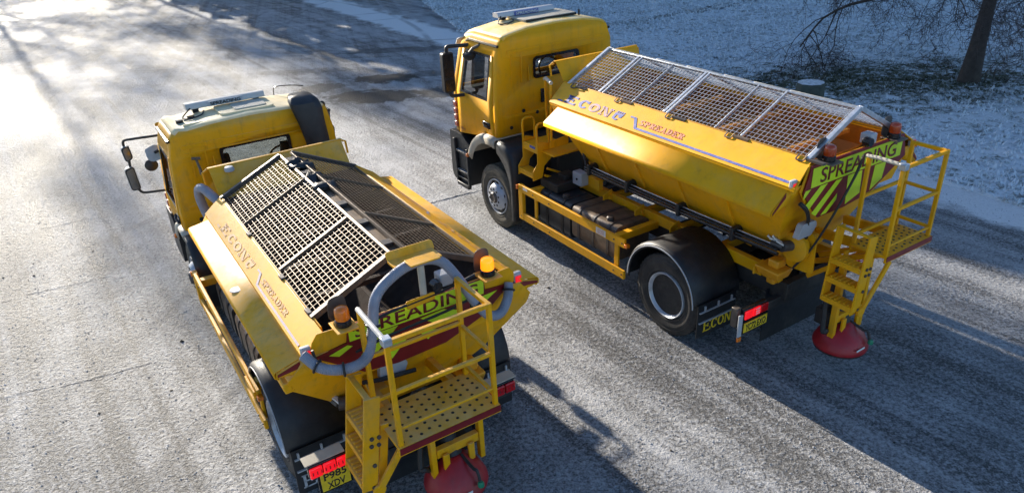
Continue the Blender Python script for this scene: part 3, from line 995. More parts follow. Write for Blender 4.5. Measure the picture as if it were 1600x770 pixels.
        # small shield-shaped emblem with a hooked letter below a row of bars
        g = MB()
        gx = 1.13
        for k in range(4):
            g.poly([[(gx + .01 + k * .038, lb + .113 * k_), (gx + .036 + k * .038, lb + .113 * k_), (gx + .042 + k * .038, lb + .138 * k_), (gx + .016 + k * .038, lb + .138 * k_)]], place)
        for pts in ([(0, .075), (.15, .075), (.16, .108), (.0, .108)], [(0, .02), (.045, .0), (.045, .075), (0, .075)], [(.045, .0), (.09, .0), (.12, .028), (.045, .026)], [(.10, .045), (.145, .05), (.15, .075), (.085, .075)]):
            g.poly([[(gx + a, lb + b * k_) for a, b in pts]], place)
        g.build('emblem', c1, h, smooth=0)
        s = MB()
        for pts in ([(1.40, .105), (1.50, .105), (1.50, .128), (1.40, .128)], [(1.475, .105), (1.505, .128), (1.615, .0), (1.585, -.022)], [(1.585, -.028), (P['stripe'], -.028), (P['stripe'], .0), (1.60, .0)]):
            s.poly([[(a, lb + b * k_) for a, b in pts]], place)
        s.build('stripe', c1 if big else 'blue_faded', h, smooth=0)
        sp = MB()
        xx = 1.60
        for chh in 'SPREADER':
            slab_letter(chh, sp, lambda a, b: place(a, lb + .040 * k_ + b), xx, .082, .080 * k_, .026)
            xx += .094
        sp.build('lettering', P['letters2'], h, smooth=0)
    # headboard
    yh, zh, xh = P['hb']
    hbm = MB().poly([[(yh, zh), (-yh, zh), (-yh + .01, zh - .03), (-ym, zm - .1), (ym, zm - .1), (yh - .01, zh - .03)]],
                    lambda y, z: (xh - (zh - z) * P['hblean'], y, z), (.012, 0, 0))
    hbm.bar((xh + .02, yh, zh), (xh + .02, -yh, zh), .05, .014)
    hbd = hbm.build('headboard', yel, h, bevel=.003)
    for sgn in (1, -1):
        MB().tube([(xh + .05, sgn * (yh + .0), zh - .02), (xh + .05, sgn * (yh + .06), zh - .05), (xh + .02, sgn * (yh + .06), zh - .2)], .014, 6).build('lifting_loop', yel, hbd)
    # ---- mesh cover
    mc = empty_part('mesh_cover', t)
    def S(sgn, x, s, dz=0):
        """point on the slope: s = 0 eave, 1 ridge"""
        return Vector((x, sgn * ym * (1 - s), zm + (zr - zm) * s + dz))
    wr = MB()
    wire = P['wire']
    fm = P['framemat']
    slope_len = math.hypot(ym, zr - zm)
    smax = P['smax']
    for sgn in (1, -1):
        up = Vector((0, sgn * (zr - zm), ym)).normalized()
        n1 = int(slope_len * smax / P['pitch'][0])
        for i in range(1, n1):
            s = smax * i / n1
            wr.bar(S(sgn, x0, s), S(sgn, x1, s), wire, wire, up)
        n2 = int((x1 - x0) / P['pitch'][1])
        for i in range(1, n2):
            xx = x0 + (x1 - x0) * i / n2
            wr.bar(S(sgn, xx, 0, -.006), S(sgn, xx, smax, -.006), wire, wire, up)
    wr.build('wire_mesh', P['wiremat'], mc, smooth=0, kind='stuff')
    for sgn in (1, -1):
        up = Vector((0, sgn * (zr - zm), ym)).normalized()
        for s in (0, smax):
            f = MB().bar(S(sgn, x0 - .02, s), S(sgn, x1 + .02, s), .028, .028, up)
            f.build('frame_bar', fm if s else P['eavemat'], mc, bevel=.003)
        for xx, wd in P['cross']:
            MB().bar(S(sgn, xx, .02, .002), S(sgn, xx, smax - .02, .002), wd, .03, up).build('frame_bar', fm, mc, bevel=.003)
    # end arches
    for xx in (x0 - .01, x1 + .01):
        for sgn in (1, -1):
            up = Vector((0, sgn * (zr - zm), ym)).normalized()
            MB().bar(S(sgn, xx, -.02, .004), S(sgn, xx, smax, .004), .05, .05, up).build('end_frame', P['endmat'], mc, bevel=.004)
    # ridge
    if big:
        xx = x1
        lens_ = [.95, .55, .62, .45, .50, .85]
        tot = sum(lens_)
        for k, l in enumerate(lens_):
            l2 = l / tot * (x1 - x0)
            MB().hexa([(xx - l2 + .02, -.15, zr - .075 + .012 * (k % 2)), (xx - .015, -.15, zr - .075 + .012 * (k % 2)), (xx - .015, .012, zr + .016), (xx - l2 + .02, .012, zr + .016),
                       (xx - l2 + .02, -.15, zr - .067 + .012 * (k % 2)), (xx - .015, -.15, zr - .067 + .012 * (k % 2)), (xx - .015, .012, zr + .026), (xx - l2 + .02, .012, zr + .026)]).build('ridge_plate', 'frosty_white', mc, bevel=.003)
            xx -= l2
        for k in range(5):
            xx = x0 + .1 + (x1 - x0 - .2) * k / 4
            hk = MB()
            hk.tube(arc_path([(xx, ym + .01, zm + .03), (xx, ym + .07, zm - .01), (xx - .09, ym + .07, zm - .01), (xx - .09, ym + .01, zm + .03)], 3, .02), .008, 5)
            hk.box((xx - .30, ym - .005, zm - .005), (xx - .10, ym + .045, zm + .018))
            hk.build('hinge', 'galv_dirty' if k % 2 else 'dark_steel', mc)
    else:
        rg = MB()
        for sgn in (1, -1):
            rg.bar((x0, sgn * .060, zr - .045), (x1, sgn * .060, zr - .045), .010, .06)
        rg.bar((x0, 0, zr - .08), (x1, 0, zr - .08), .12, .012)
        rg.build('ridge_channel', 'galv_dirty', mc, bevel=.003)
        n = 6
        for k in range(n):
            xx = x0 + .25 + (x1 - x0 - .4) * k / (n - 1)
            MB().box((xx - .05, -.05, zr - .07), (xx + .05, .05, zr - .035)).build('ridge_stay', 'dark_steel', mc, bevel=.004)
        for k, (xa, xb) in enumerate(((1.0, 1.45), (1.75, 2.0))):
            hat = MB()
            rng = random.Random(5 + k)
            rows = []
            for i in range(9):
                x_ = xa + (xb - xa) * i / 8
                rows.append([(x_, y_, zr - .03 + .035 * math.sin(7 * y_ + i) + rng.uniform(-.015, .02) - abs(y_) * .25) for y_ in np.linspace(.10, -.16, 7)])
            hat.sheet(rows)
            hat.build('torn_sheeting', 'black', mc, smooth=60, solid=.006)
        for sgn in (1,):
            for xx in (x0 + .08, x0 + .8, x0 + 1.9):
                MB().box((xx - .05, sgn * (ym - .01), zm - .03), (xx + .05, sgn * (ym + .03), zm + .03)).build('hinge', 'dark_steel', mc, bevel=.005)
    return h

def build_rear(t, P):
    big = P['big']
    yel = P['paint']
    sx, sk, sz = P['sign']           # plane x = sx - (z-sz)*sk
    fx = lambda y, z, d=0.0: (sx - (z - sz) * sk - d, y, z)
    back = (.018, 0, 0)
    ol = P['sign_outline']
    if P['plate']:
        MB().poly([P['plate']], lambda y, z: fx(y, z, -.022), (.012, 0, 0)).build('tail_plate', yel, t, bevel=.002)
    sb = MB().poly([ol], lambda y, z: fx(y, z), back).build('sign_board', 'maroon', t, smooth=0)
    for pl in P['limes']:
        MB().poly([pl], lambda y, z: fx(y, z, .003), (.002, 0, 0)).build('reflective_panel', 'lime', sb, smooth=0)
    by0, by1, bz0, bz1 = P['band']
    MB().poly([[(by0, bz0), (by1, bz0), (by1, bz1), (by0, bz1)]], lambda y, z: fx(y, z, .004), (.002, 0, 0)).build('reflective_panel', 'lime', sb, smooth=0)
    hgt = bz1 - bz0
    o = Vector(fx(by0 - P['txt'][0], bz0 + hgt * .12, .007))
    lettering('SPREADING', o, (0, -1, 0), (-sk, 0, 1), P['txt'][1], hgt * .76, 'sign_text', sb, depth=.0, bold=.012)
    # beacons
    for k, p in enumerate(P['beacons']):
        beacon(t, p, P['bmats'][k], yel if not big else 'galv_dirty')
    # camera / work lamp
    cx, cy, cz = P['cam']
    wl_ = MB().lathe([(.045, -.09), (.05, -.02), (.035, .0), (0, .0)], (cx - .02, cy + .07, cz + .05), 'x', 14).build('work_lamp', 'satin', t)
    MB().box((cx - .06, cy - .10, cz), (cx + .06, cy + .02, cz + .11)).build('lamp_housing', 'grey_plastic', wl_, bevel=.012)
    MB().bar((cx, cy, cz - .06), (cx, cy, cz + .02), .03).build('lamp_bracket', 'dark_steel', wl_)
    # ---- platform
    xa, xb, yl, yr, zf = P['plat']      # xa front, xb rear edge
    pf = empty_part('work_platform', t)
    fl = MB().box((xb, yr, zf - .03), (xa, yl, zf))
    fl.box((xb - .004, yr - .004, zf - .075), (xb + .02, yl + .004, zf - .0305))
    fl.box((xa - .02, yr - .004, zf - .075), (xa + .004, yl + .004, zf - .0305))
    fl.build('platform_floor', yel, pf, bevel=.004)
    hs = MB()
    for i in range(6):
        for j in range(11):
            cx_, cy_ = xb + (xa - xb) * (i + .7 + .3 * (j % 2)) / 6.8, yr + (yl - yr) * (j + .6) / 11.3
            hs.lathe([(.014, 0), (.014, .0025), (0, .003)], (cx_, cy_, zf), 'z', 6)
    hs.build('grip_hole', 'chassis', pf, smooth=0, kind='stuff')
    MB().box((xb - .010, yr + .002, zf - .06), (xb - .0045, yl - .002, zf - .002)).build('reflective_strip', 'maroon', pf)
    zt = P['ptop']
    r = .038
    posts = {'P1': (xa - .02, yl - .03), 'P2': (xb + .03, yl - .03), 'P3': (xb + .03, yr + .03), 'P4': (xa - .02, yr + .03)}
    for k, (px, py) in posts.items():
        MB().bar((px, py, zf), (px, py, zt), r, r, (1, 0, 0)).build('guard_post', yel, pf, bevel=.004)
    def rail(a, b, z, rr=.032):
        MB().bar((*posts[a], z), (*posts[b], z), rr, rr).build('guard_rail', yel, pf, bevel=.004)
    zmid = zf + (zt - zf) * .52
    zlow = zf + .10
    for a, b in (('P2', 'P3'), ('P3', 'P4')):
        rail(a, b, zt - .018, .036)
        rail(a, b, zmid)
    rail('P1', 'P4', zmid + .03)
    rail('P1', 'P4', zlow)
    rail('P3', 'P4', zlow)
    rail('P2', 'P3', zlow + (.06 if not big else 0), .022)
    MB().tube([(posts['P1'][0] + .03, posts['P1'][1], zt - .0), (posts['P1'][0] - .1, posts['P1'][1] + .01, zt + .015), (posts['P2'][0], posts['P2'][1] + .01, zt + .01)], .021, 8).build('gate_bar', 'cream' if big else 'frosty_white', pf)
    MB().box((posts['P2'][0] - .035, posts['P2'][1] - .035, zt - .035), (posts['P2'][0] + .035, posts['P2'][1] + .035, zt + .03)).build('gate_latch', 'galv', pf, bevel=.006)
    # platform brackets back to the hopper
    br = MB()
    for yy in (yl - .15, yr + .15):
        br.bar((xa, yy, zf - .06), (P['xtail'] + .30, yy, zf - .10), .06, .10)
        br.bar((xa - .3, yy, zf - .06), (P['xtail'] + .42, yy * .6, zf - .55), .05, .06)
    br.build('platform_bracket', yel, pf, bevel=.006)
    # ---- ladder
    L = P['ladder']         # (x_front, x_rear, y_top, y_bot, z_top, z_bot)
    lf, lr, lyt, lyb, lzt, lzb = L
    ld = empty_part('ladder', t)
    dirv = Vector((0, lyb - lyt, lzb - lzt))
    nrm = Vector((0, lzt - lzb, lyb - lyt)).normalized()
    def LP(x, s):
        return Vector((x, lyt, lzt)) + dirv * s
    for xx in (lf, lr):
        MB().bar(LP(xx, 0), LP(xx, 1), .022, .13, nrm).build('ladder_stile', yel, ld, bevel=.004)
    MB().bar(LP(lf, .01) + nrm * .03, LP(lr, .01) + nrm * .03, .02, .05, nrm).build('ladder_step', yel, ld, bevel=.004)
    for s in P['steps']:
        c = LP((lf + lr) / 2, s)
        st = MB().box((lr + .012, c.y - .075, c.z - .016), (lf - .012, c.y + .075, c.z + .004))
        st.box((lr + .012, c.y + .062, c.z - .055), (lf - .012, c.y + .075, c.z - .0165))
        so = st.build('ladder_step', yel, ld, bevel=.003)
        gd = MB()
        for k in range(6):
            xx = lr + .05 + (lf - lr - .1) * k / 5
            gd.hexa([(xx - .012, c.y - .055, c.z + .004), (xx + .012, c.y - .055, c.z + .004), (xx + .012, c.y + .055, c.z + .004), (xx - .012, c.y + .055, c.z + .004),
                     (xx - .006, c.y - .05, c.z + .016), (xx + .006, c.y - .05, c.z + .016), (xx + .006, c.y + .05, c.z + .016), (xx - .006, c.y + .05, c.z + .016)])
        gd.build('step_grip', yel, so)
    # folded lower flight behind
    for xx in (lf - .05, lr + .05):
        MB().bar(LP(xx, .35) - nrm * .13, LP(xx, 1.04) - nrm * .13, .02, .07, nrm).build('ladder_stile', yel, ld, bevel=.004)
    pv = MB()
    for xx in (lf + .012, lr - .012):
        sg = 1 if xx > (lf + lr) / 2 else -1
        for s, q in ((.42, -.03), (.50, -.03), (.42, .03), (.50, .03), (.97, .0), (.72, .0)):
            c = LP(xx, s) + nrm * (q - .03)
            pv.lathe([(.018, 0), (.018, sg * .012), (0, sg * .014)], c, 'x', 8)
    pv.build('ladder_bolt', 'dark_steel', ld, kind='stuff')
    sw = MB()
    c = LP(lr - .03, 1.0) - nrm * .07
    sw.lathe([(.055, -.012), (.055, .012)], c, 'x', 14)
    sw.bar(c, c + Vector((0.0, -.35, .48)), .03, .06, nrm)
    sw.build('ladder_hinge', yel, ld, bevel=.004)
    # ---- spinner
    px, py, pz, pr, ph = P['spin']
    sp = MB().lathe([(pr * .98, -.02), (pr, 0), (pr * .985, .03), (pr * .80, .14), (pr * .55, ph * .72), (pr * .36, ph * .93), (pr * .22, ph), (0, ph)], (px, py, pz), 'z', 36).build('spinner_cone', 'red_gloss', t, smooth=35)
    MB().lathe([(.30 * pr, -.03), (.96 * pr, -.035), (.96 * pr, -.045), (0, -.05)], (px, py, pz), 'z', 24).build('spinner_disc', 'dark_steel', sp)
    MB().lathe([(.03, 0), (.03, .03), (.02, .05), (0, .05)], (px - pr * .98, py - .10, pz + .09), 'z', 10).build('green_valve', 'green', sp)
    MB().tube(spline([(px - .05, py - .05, pz + ph), (px - .2, py - .08, pz + ph * .8), (px - pr * .8, py - .1, pz + .22), (px - pr * .98, py - .1, pz + .1)], 5), .016, 6).build('hydraulic_hose', 'black', sp)
    MB().poly([[(-.07, 0), (.07, 0), (.07, .025), (-.07, .025)]], lambda a, b: (px - pr * .955 + .13 * b, py + .05 + a, pz + .055 + b * .8), (-.002, 0, 0)).build('notice_label', 'letter_white', sp)
    dr = MB()
    zt_ = zf - .1
    dr.box((px + .05, py - .17, pz + ph * .75), (px + .25, py + .17, pz + ph + .12))
    dr.tube([(px + .02, py, pz + ph * .9), (px + .25, py, zt_ - .3)], .09, 12)
    dr.tube(spline([(px + .15, py + .2, zt_ - .2), (px + .05, py + .3, pz + ph), (px + .02, py + .28, pz + .25), (px + .1, py + .15, pz + .12)], 6), .028, 8)
    dr.build('spinner_drive', 'chassis', t, bevel=.01)
    fr = MB()
    for yy in (py + .20, py - .28):
        fr.bar((px + .0, yy, zf - .08), (px + .0, yy, pz + ph * .45), .05, .07, (1, 0, 0))
        fr.bar((px + .0, yy, zf - .15), (px + .4, yy, zf - .5), .04, .05)
    fr.bar((px - .0, py + .17, pz + ph + .09), (px - .0, py - .25, pz + ph + .09), .06, .09)
    fr.bar((px - .06, py + .10, pz + ph * .55), (px - .06, py + .10, pz + ph + .09), .06, .03, (1, 0, 0))
    fr.bar((px - .06, py - .15, pz + ph * .7), (px - .06, py - .15, pz + ph + .09), .06, .03, (1, 0, 0))
    fr.build('spinner_frame', yel, t, bevel=.006)
    # ---- conveyor drive at the foot of the hopper
    gx, gy, gz = P['gear']
    gd = MB().lathe([(.15, -.05), (.17, -.04), (.17, .03), (.12, .05), (0, .05)], (gx, gy, gz), 'y', 20)
    gd.box((gx - .10, gy - .25, gz - .10), (gx + .12, gy - .05, gz + .12))
    gd.poly([fillet([(-.22, -.28), (.12, -.30), (.2, .12), (-.02, .24), (-.2, .16)], .06)], lambda a, b: (gx + a, gy - .06, gz + b), (0, -.02, 0))
    gd.build('conveyor_drive', yel, t, bevel=.01)
    mt = MB().tube([(gx + .02, gy + .04, gz + .02), (gx + .05, gy + .16, gz + .03)], .06, 14)
    mt.tube([(gx + .04, gy + .16, gz + .03), (gx + .16, gy + .20, gz + .05)], .03, 8)
    mt.build('hydraulic_motor', 'dark_steel', t)
    ft = MB()
    for k in range(5):
        ft.tube([(gx + .02 + k * .03, gy + .15, gz + .05 + .02 * (k % 2)), (gx + .10 + k * .03, gy + .19, gz + .09 + .02 * (k % 3))], .016, 6)
    ft.build('hose_fitting', 'galv', t)
    ox, oy, oz = P['chute']
    cu = MB()
    cu.hexa([(ox - .13, oy - .10, oz), (ox + .13, oy - .10, oz), (ox + .13, oy + .10, oz), (ox - .13, oy + .10, oz), (ox - .17, oy - .12, oz + .12), (ox + .17, oy - .12, oz + .12), (ox + .17, oy + .15, oz + .12), (ox - .17, oy + .15, oz + .12)])
    cu.box((ox - .09, oy - .08, oz + .12), (ox + .05, oy + .07, oz + .22))
    cu.box((ox - .05, oy - .05, oz - .10), (ox + .06, oy + .05, oz))
    cu.build('gate_valve', 'yel_orange', t, bevel=.02)
    # control box cover and cables down the tail
    bx = P['ctrl']
    cb = MB().poly([fillet([(-.11, -.09), (.11, -.09), (.15, .03), (.10, .10), (-.11, .10)], .03)], lambda a, b: (bx[0] + b * -.2, bx[1] - a, bx[2] + b), (-.07, 0, 0)).build('control_box', 'grey_plastic', t, bevel=.01)
    for path, r_, n_ in P['cables']:
        for k in range(n_):
            pts = spline([Vector(q) + Vector((.012 * k, -.03 * k, 0)) for q in path], 6)
            MB().tube(pts, r_, 6).build('hydraulic_hose', 'chassis', t)
    # ---- rear lamps, number plate, skirts
    lx, la, lb, lz = P['lamp']
    la0, lb0 = la, lb
    for sgn in (1, -1):
        la, lb = (la0, lb0) if sgn == 1 or big else (.83, .48)
        bd = MB().box((lx, sgn * la, lz - .07), (lx + .06, sgn * lb, lz + .065)).build('tail_lamp', 'satin', t, bevel=.012)
        n = 3
        for k in range(n):
            y0 = lb + (la - lb) * k / n + .004
            y1 = lb + (la - lb) * (k + 1) / n - .004
            MB().box((lx - .025, sgn * y0, lz - .055), (lx - .002, sgn * y1, lz + .05)).build('lens', 'red_lit' if (k > 0 or not big) and sgn == 1 else 'red_lens', bd, bevel=.01)
        if big:
            wb_ = MB()
            for k in range(3):
                wb_.box((lx - .028, sgn * (lb + .15), lz - .035 + k * .03), (lx - .0255, sgn * (lb + .21), lz - .024 + k * .03))
            wb_.build('lens_rib', 'letter_white', bd)
            MB().box((lx - .02, sgn * (la + .03), lz - .25), (lx + .0, sgn * (la + .09), lz + .03)).build('marker_arm', 'grey_plastic', bd, bevel=.006)
            MB().box((lx - .025, sgn * (la + .03), lz - .31), (lx + .0, sgn * (la + .09), lz - .255)).build('marker_lamp', 'amber', bd, bevel=.006)
            MB().box((lx + .04, sgn * (la + .0), lz - .16), (lx + .12, sgn * (la + .07), lz + .08)).build('lamp_bracket', 'dark_steel', bd, bevel=.008)
        else:
            lr_ = MB()
            for k in range(9):
                yy = lb + .03 + (la - lb - .06) * k / 8
                lr_.box((lx - .0285, sgn * (yy - .004), lz - .02), (lx - .0255, sgn * (yy + .004), lz + .012))
            lr_.build('lens_rib', 'maroon', bd)
            MB().box((lx + .0, sgn * (la - .32), lz + .075), (lx + .12, sgn * (la + .02), lz + .085)).build('lamp_shelf', 'cream', bd)
    tp = MB().box((lx + .02, -1.12 if big else -.80, lz - .12), (lx + .10, 1.12, lz + .0)).build('rear_beam', 'chassis', t, bevel=.01)
    pa, pb, pz0, pz1, lines = P['nplate']
    np_ = MB().box((lx - .012, pb, pz0), (lx - .002, pa, pz1)).build('number_plate', 'plate_yellow', t, bevel=.003)
    MB().box((lx - .001, pb - .02, pz0 - .02), (lx + .012, pa + .02, pz1 + .02)).build('plate_holder', 'satin', np_)
    nh = (pz1 - pz0) / len(lines)
    for k, ln in enumerate(lines):
        wd = (pa - pb) * (.86 if len(lines) == 1 else (.78 if len(ln) == 4 else .62))
        lettering(ln, (lx - .012, (pa + pb) / 2 + wd / 2, pz1 - nh * (k + .88)), (0, -1, 0), (0, 0, 1), wd, nh * .74, 'satin', np_, depth=.002, bold=.015)
    cx0, cy0, cy1, cz0, cz1 = P['curtain']
    MB().box((cx0, cy1, cz0), (cx0 + .012, cy0, cz1)).build('spray_curtain', 'black', t)

def build_front_kit(t, P):
    big = P['big']
    yel = P['paint']
    xr, xf, wl, wt, zs, zr, zb = P['xr'], P['xf'], P['wl'], P['wt'], P['zs'], P['zr'], P['zbelt']
    # light bar
    bx, by0, by1, bz = P['bar']
    lb = MB()
    lb.poly([fillet([(-.09, -.04), (.09, -.04), (.08, .03), (-.06, .035)], .025)], lambda a, b: (bx + a, by1, bz + b), (0, by0 - by1, 0))
    l = lb.build('light_bar', 'frosty_white' if not big else 'white', t, bevel=.02, smooth=50)
    MB().box((bx - .094, by1 + (by0 - by1) * .30, bz - .036), (bx - .080, by1 + (by0 - by1) * .72, bz + .028)).build('sign_strip', 'grey_plastic' if not big else 'blue', l)
    lettering('SPREADING', (bx - .098, by1 + (by0 - by1) * .70, bz - .026), (0, -1, 0), (0, 0, 1), (by0 - by1) * .38, .046, 'satin' if not big else 'letter_white', l, depth=.002, bold=.02)
    for yy in (by1 + .12, by0 - .12):
        MB().box((bx - .05, yy - .04, zr - .05), (bx + .05, yy + .04, bz - .04)).build('bar_foot', 'satin', l)
    cbl = MB().tube(spline([(bx - .08, by0 - .05, bz - .02), (bx - .2, by0 + .08, zr - .02), (bx - .32, by0 + .02, zr - .02), (bx - .3, by0 - .14, zr + .0), (bx - .16, by0 - .2, zr + .01)], 6), .010, 6)
    cbl.build('bar_cable', 'black', l)
    # roof details
    rf = MB()
    if big:
        rf.poly([fillet([(xr + .30, -.62), (xr + .85, -.62), (xr + .85, .38), (xr + .30, .38)], .05)], lambda a, b: (a, b, zr - .008), (0, 0, .035))
        ro = rf.build('roof_hatch', 'cream', t, bevel=.012)
        MB().box((xr + .27, -.60, zr - .012), (xr + .295, .36, zr + .022)).build('hatch_seal', 'satin', ro)
        MB().bar((xr + .28, -.66, zr - .03), (xr + .28, -.66, zr + .06), .022).build('aerial_foot', 'satin', ro)
    else:
        rf.poly([fillet([(xr + .12, -.36), (xr + .62, -.36), (xr + .62, .34), (xr + .12, .34)], .08)], lambda a, b: (a, b, zr - .014), (0, 0, .028))
        ro = rf.build('roof_hatch', 'roof_dust', t, bevel=.012)
        MB().poly([fillet([(xr + .20, -.28), (xr + .54, -.28), (xr + .54, .14), (xr + .20, .14)], .05)], lambda a, b: (a, b, zr + .0142), (0, 0, .012)).build('hatch_panel', 'cream', ro, bevel=.006)
        sl = MB()
        for (a, b, c, d) in ((xr + .38, .62, .07, .03), (xr + .30, .78, .05, .025)):
            sl.box((a, b, zr - .06), (a + c, b + .09, zr - .012))
        sl.build('roof_slot', 'satin', ro)
        rr = MB()
        for a, b, c in ((xr + .10, .82, .42), (xr + .10, -.48, -.85)):
            rr.box((a, min(b, c), zr - .075), (a + .015, max(b, c), zr - .022))
        rr.build('roof_rib', 'roof_dust', ro)
        MB().tube(spline([(bx + .2, -.55, zr - .05), (bx + .2, -.58, zr + .06), (bx + .1, -.75, zr + .08), (bx + .05, -.95, zr + .05)], 5), .008, 5).build('aerial', 'satin', ro)
    # sun visor at the front of the roof
    vz = zs + .03
    MB().sheet([[(xf - .42, y, vz + .02 - .03 * (y / 1.0) ** 2), (xf - .20, y, vz - .03 - .05 * (y / 1.0) ** 2), (xf - .10, y * .98, vz - .13 - .05 * (y / 1.0) ** 2)] for y in np.linspace(-wt, wt, 9)]).build('sun_visor', 'frosty_white' if big else yel, t, solid=.02, smooth=50)
    # mirrors
    for sgn in (1, -1):
        if big:
            mx, my = xf - (.50 if sgn > 0 else .12), sgn * (wl + (.25 if sgn > 0 else .12))
            md = MB().poly([fillet([(-.10, 2.10), (.10, 2.10), (.10, 2.74), (-.10, 2.74)], .05)], lambda a, b: (mx, my + sgn * a, b), (.09, 0, 0)).build('mirror', 'black', t, bevel=.025, smooth=50)
            MB().poly([fillet([(-.08, 2.34), (.08, 2.34), (.08, 2.71), (-.08, 2.71)], .03)], lambda a, b: (mx - .006, my + sgn * a, b), (.004, 0, 0)).build('mirror_glass', 'satin', md, smooth=0)
            MB().poly([fillet([(-.08, 2.13), (.08, 2.13), (.08, 2.31), (-.08, 2.31)], .03)], lambda a, b: (mx - .006, my + sgn * a, b), (.004, 0, 0)).build('mirror_glass', 'satin', md, smooth=0)
            ar = MB().tube(arc_path([(xf - .62, sgn * (wt + .0), 2.83), (mx + .04, my, 2.83), (mx + .04, my, 2.70)], 4, .05), .03, 8)
            ar.build('mirror_arm', 'black', md, smooth=50)
            ar = MB().tube(arc_path([(xf - .50, sgn * wl, 2.02), (mx + .04, my - sgn * .02, 2.03), (mx + .04, my, 2.15)], 4, .05), .03, 8)
            ar.build('mirror_arm', 'black', md, smooth=50)
            km = MB().lathe([(0, -.085), (.06, -.075), (.10, -.03), (.108, .015), (.09, .035), (0, .04)], (xf - .80, sgn * (wt + .13), 2.72), 'z', 20)
            ko = km.build('kerb_mirror', 'black', t, smooth=50)
            MB().tube([(xf - .95, sgn * wt, 2.88), (xf - .88, sgn * (wt + .10), 2.83), (xf - .82, sgn * (wt + .13), 2.76)], .026, 8).build('mirror_arm', 'dark_steel', ko)
        else:
            mx = 4.85
            ys = [(1.41, 1.54, 1.93, 2.17), (1.42, 1.57, 1.52, 1.87)]
            if sgn < 0:
                ys = [(1.26, 1.42, 1.93, 2.16), (1.26, 1.45, 1.56, 1.88)]
            for k, (ya, yb, za, zb_) in enumerate(ys):
                md = MB().poly([fillet([(ya, za + (.04 if not k else 0)), (yb - .02, za), (yb, zb_ - .03), (ya + .02, zb_)], .045)], lambda a, b: (mx + .0, sgn * a, b), (.08, 0, 0)).build('mirror', 'frosty_white', t, bevel=.02, smooth=50)
                MB().poly([fillet([(ya + .005, za + (.045 if not k else .005)), (yb - .025, za + .005), (yb - .005, zb_ - .035), (ya + .025, zb_ - .005)], .04)], lambda a, b: (mx - .014, sgn * a, b), (.012, 0, 0)).build('mirror_back', 'black', md, smooth=0)
                MB().poly([fillet([(ya + .02, za + (.06 if not k else .02)), (yb - .035, za + .02), (yb - .02, zb_ - .05), (ya + .035, zb_ - .02)], .035)], lambda a, b: (mx - .018, sgn * a, b), (.003, 0, 0)).build('mirror_glass', 'mirror_glass', md, smooth=0)
            yc = (ys[0][0] + ys[0][1]) / 2
            ar = MB().tube(arc_path([(mx + .0, sgn * 1.03, 2.22), (mx + .02, sgn * (yc + .01), 2.24), (mx + .03, sgn * (yc + .01), 2.1)], 4, .05), .018, 8)
            ar.tube(arc_path([(mx + .03, sgn * (yc + .0), 1.95), (mx + .03, sgn * (yc + .01), 1.8)], 4, .05), .018, 8)
            ar.build('mirror_arm', 'black', t, smooth=50)
            ar = MB().tube(arc_path([(mx + .03, sgn * (yc + .01), 1.6), (mx + .02, sgn * (yc - .04), 1.46), (mx + .0, sgn * 1.12, 1.43)], 4, .05), .018, 8)
            ar.build('mirror_arm', 'black', t, smooth=50)
            km = MB().poly([fillet([(-.03, -.08), (.16, -.11), (.2, .02), (.02, .08)], .06)], lambda a, b: (mx - .2 + b * .6, sgn * (1.08 + a), 2.03 + b * .8), (.07, 0, .05)).build('kerb_mirror', 'frosty_white', t, bevel=.02, smooth=50)
            MB().bar((mx - .2, sgn * 1.02, 2.1), (mx - .2, sgn * 1.16, 2.05), .03).build('mirror_arm', 'black', km)
            MB().lathe([(0, -.04), (.06, -.035), (.09, 0), (.08, .02), (0, .02)], (mx + .28, sgn * 1.2, 1.74), 'x', 16).build('wide_mirror', 'black', t, smooth=50)
    if big:
        # access ladder between cab and hopper
        al = empty_part('access_ladder', t)
        def B_(name, *a, **k):
            return name
        MB().box((2.93, .98, 1.19), (3.30, 1.15, 1.215)).box((2.93, 1.135, 1.14), (3.30, 1.155, 1.1895)).build('ladder_step', yel, al, bevel=.005)
        MB().box((2.93, .62, 1.585), (3.30, 1.05, 1.61)).box((2.93, 1.035, 1.50), (3.30, 1.055, 1.5845)).build('ladder_step', yel, al, bevel=.005)
        MB().box((2.62, .35, 1.52), (2.925, .98, 1.55)).build('ladder_landing', yel, al, bevel=.005)
        for xx in (2.92, 3.31):
            MB().poly([[(1.15, 1.10), (1.15, 1.24), (1.06, 1.36), (1.06, 1.68), (.98, 1.68), (.62, 1.56), (.50, 1.45), (.50, 1.38), (.75, 1.45), (.94, 1.30), (.98, 1.12)]], lambda a, b, xx=xx: (xx - .008, a, b), (.016, 0, 0)).build('side_plate', yel, al, bevel=.003)
        MB().bar((2.90, .95, 1.15), (2.90, .55, .98), .05, .03).bar((2.90, .9, 1.25), (2.90, .45, 1.02), .04, .03).build('ladder_brace', yel, al, bevel=.004)
        for xx in (2.93, 3.30):
            MB().tube(arc_path([(xx, 1.05, 1.62), (xx, 1.06, 1.97), (xx, .84, 1.95), (xx, .84, 1.60)], 5, .09), .017, 8).build('hand_loop', yel, al, smooth=50)
        MB().tube(arc_path([(3.12, .72, 1.60), (3.05, .80, 2.57), (2.72, .93, 2.57), (2.72, .93, 2.40)], 4, .04), .018, 8).build('hand_rail', yel, al, smooth=50)
        MB().tube([(2.74, .92, 2.53), (2.78, .90, 1.66)], .018, 8).build('hand_rail', yel, al, smooth=50)
        MB().tube([(3.07, .79, 2.55), (2.98, .83, 2.585), (2.70, .94, 2.585)], .026, 8).build('rail_cap', 'cream', al, smooth=50)
        MB().box((2.98, 1.0555, 1.56), (3.12, 1.0585, 1.60)).build('notice_label', 'blue', al)
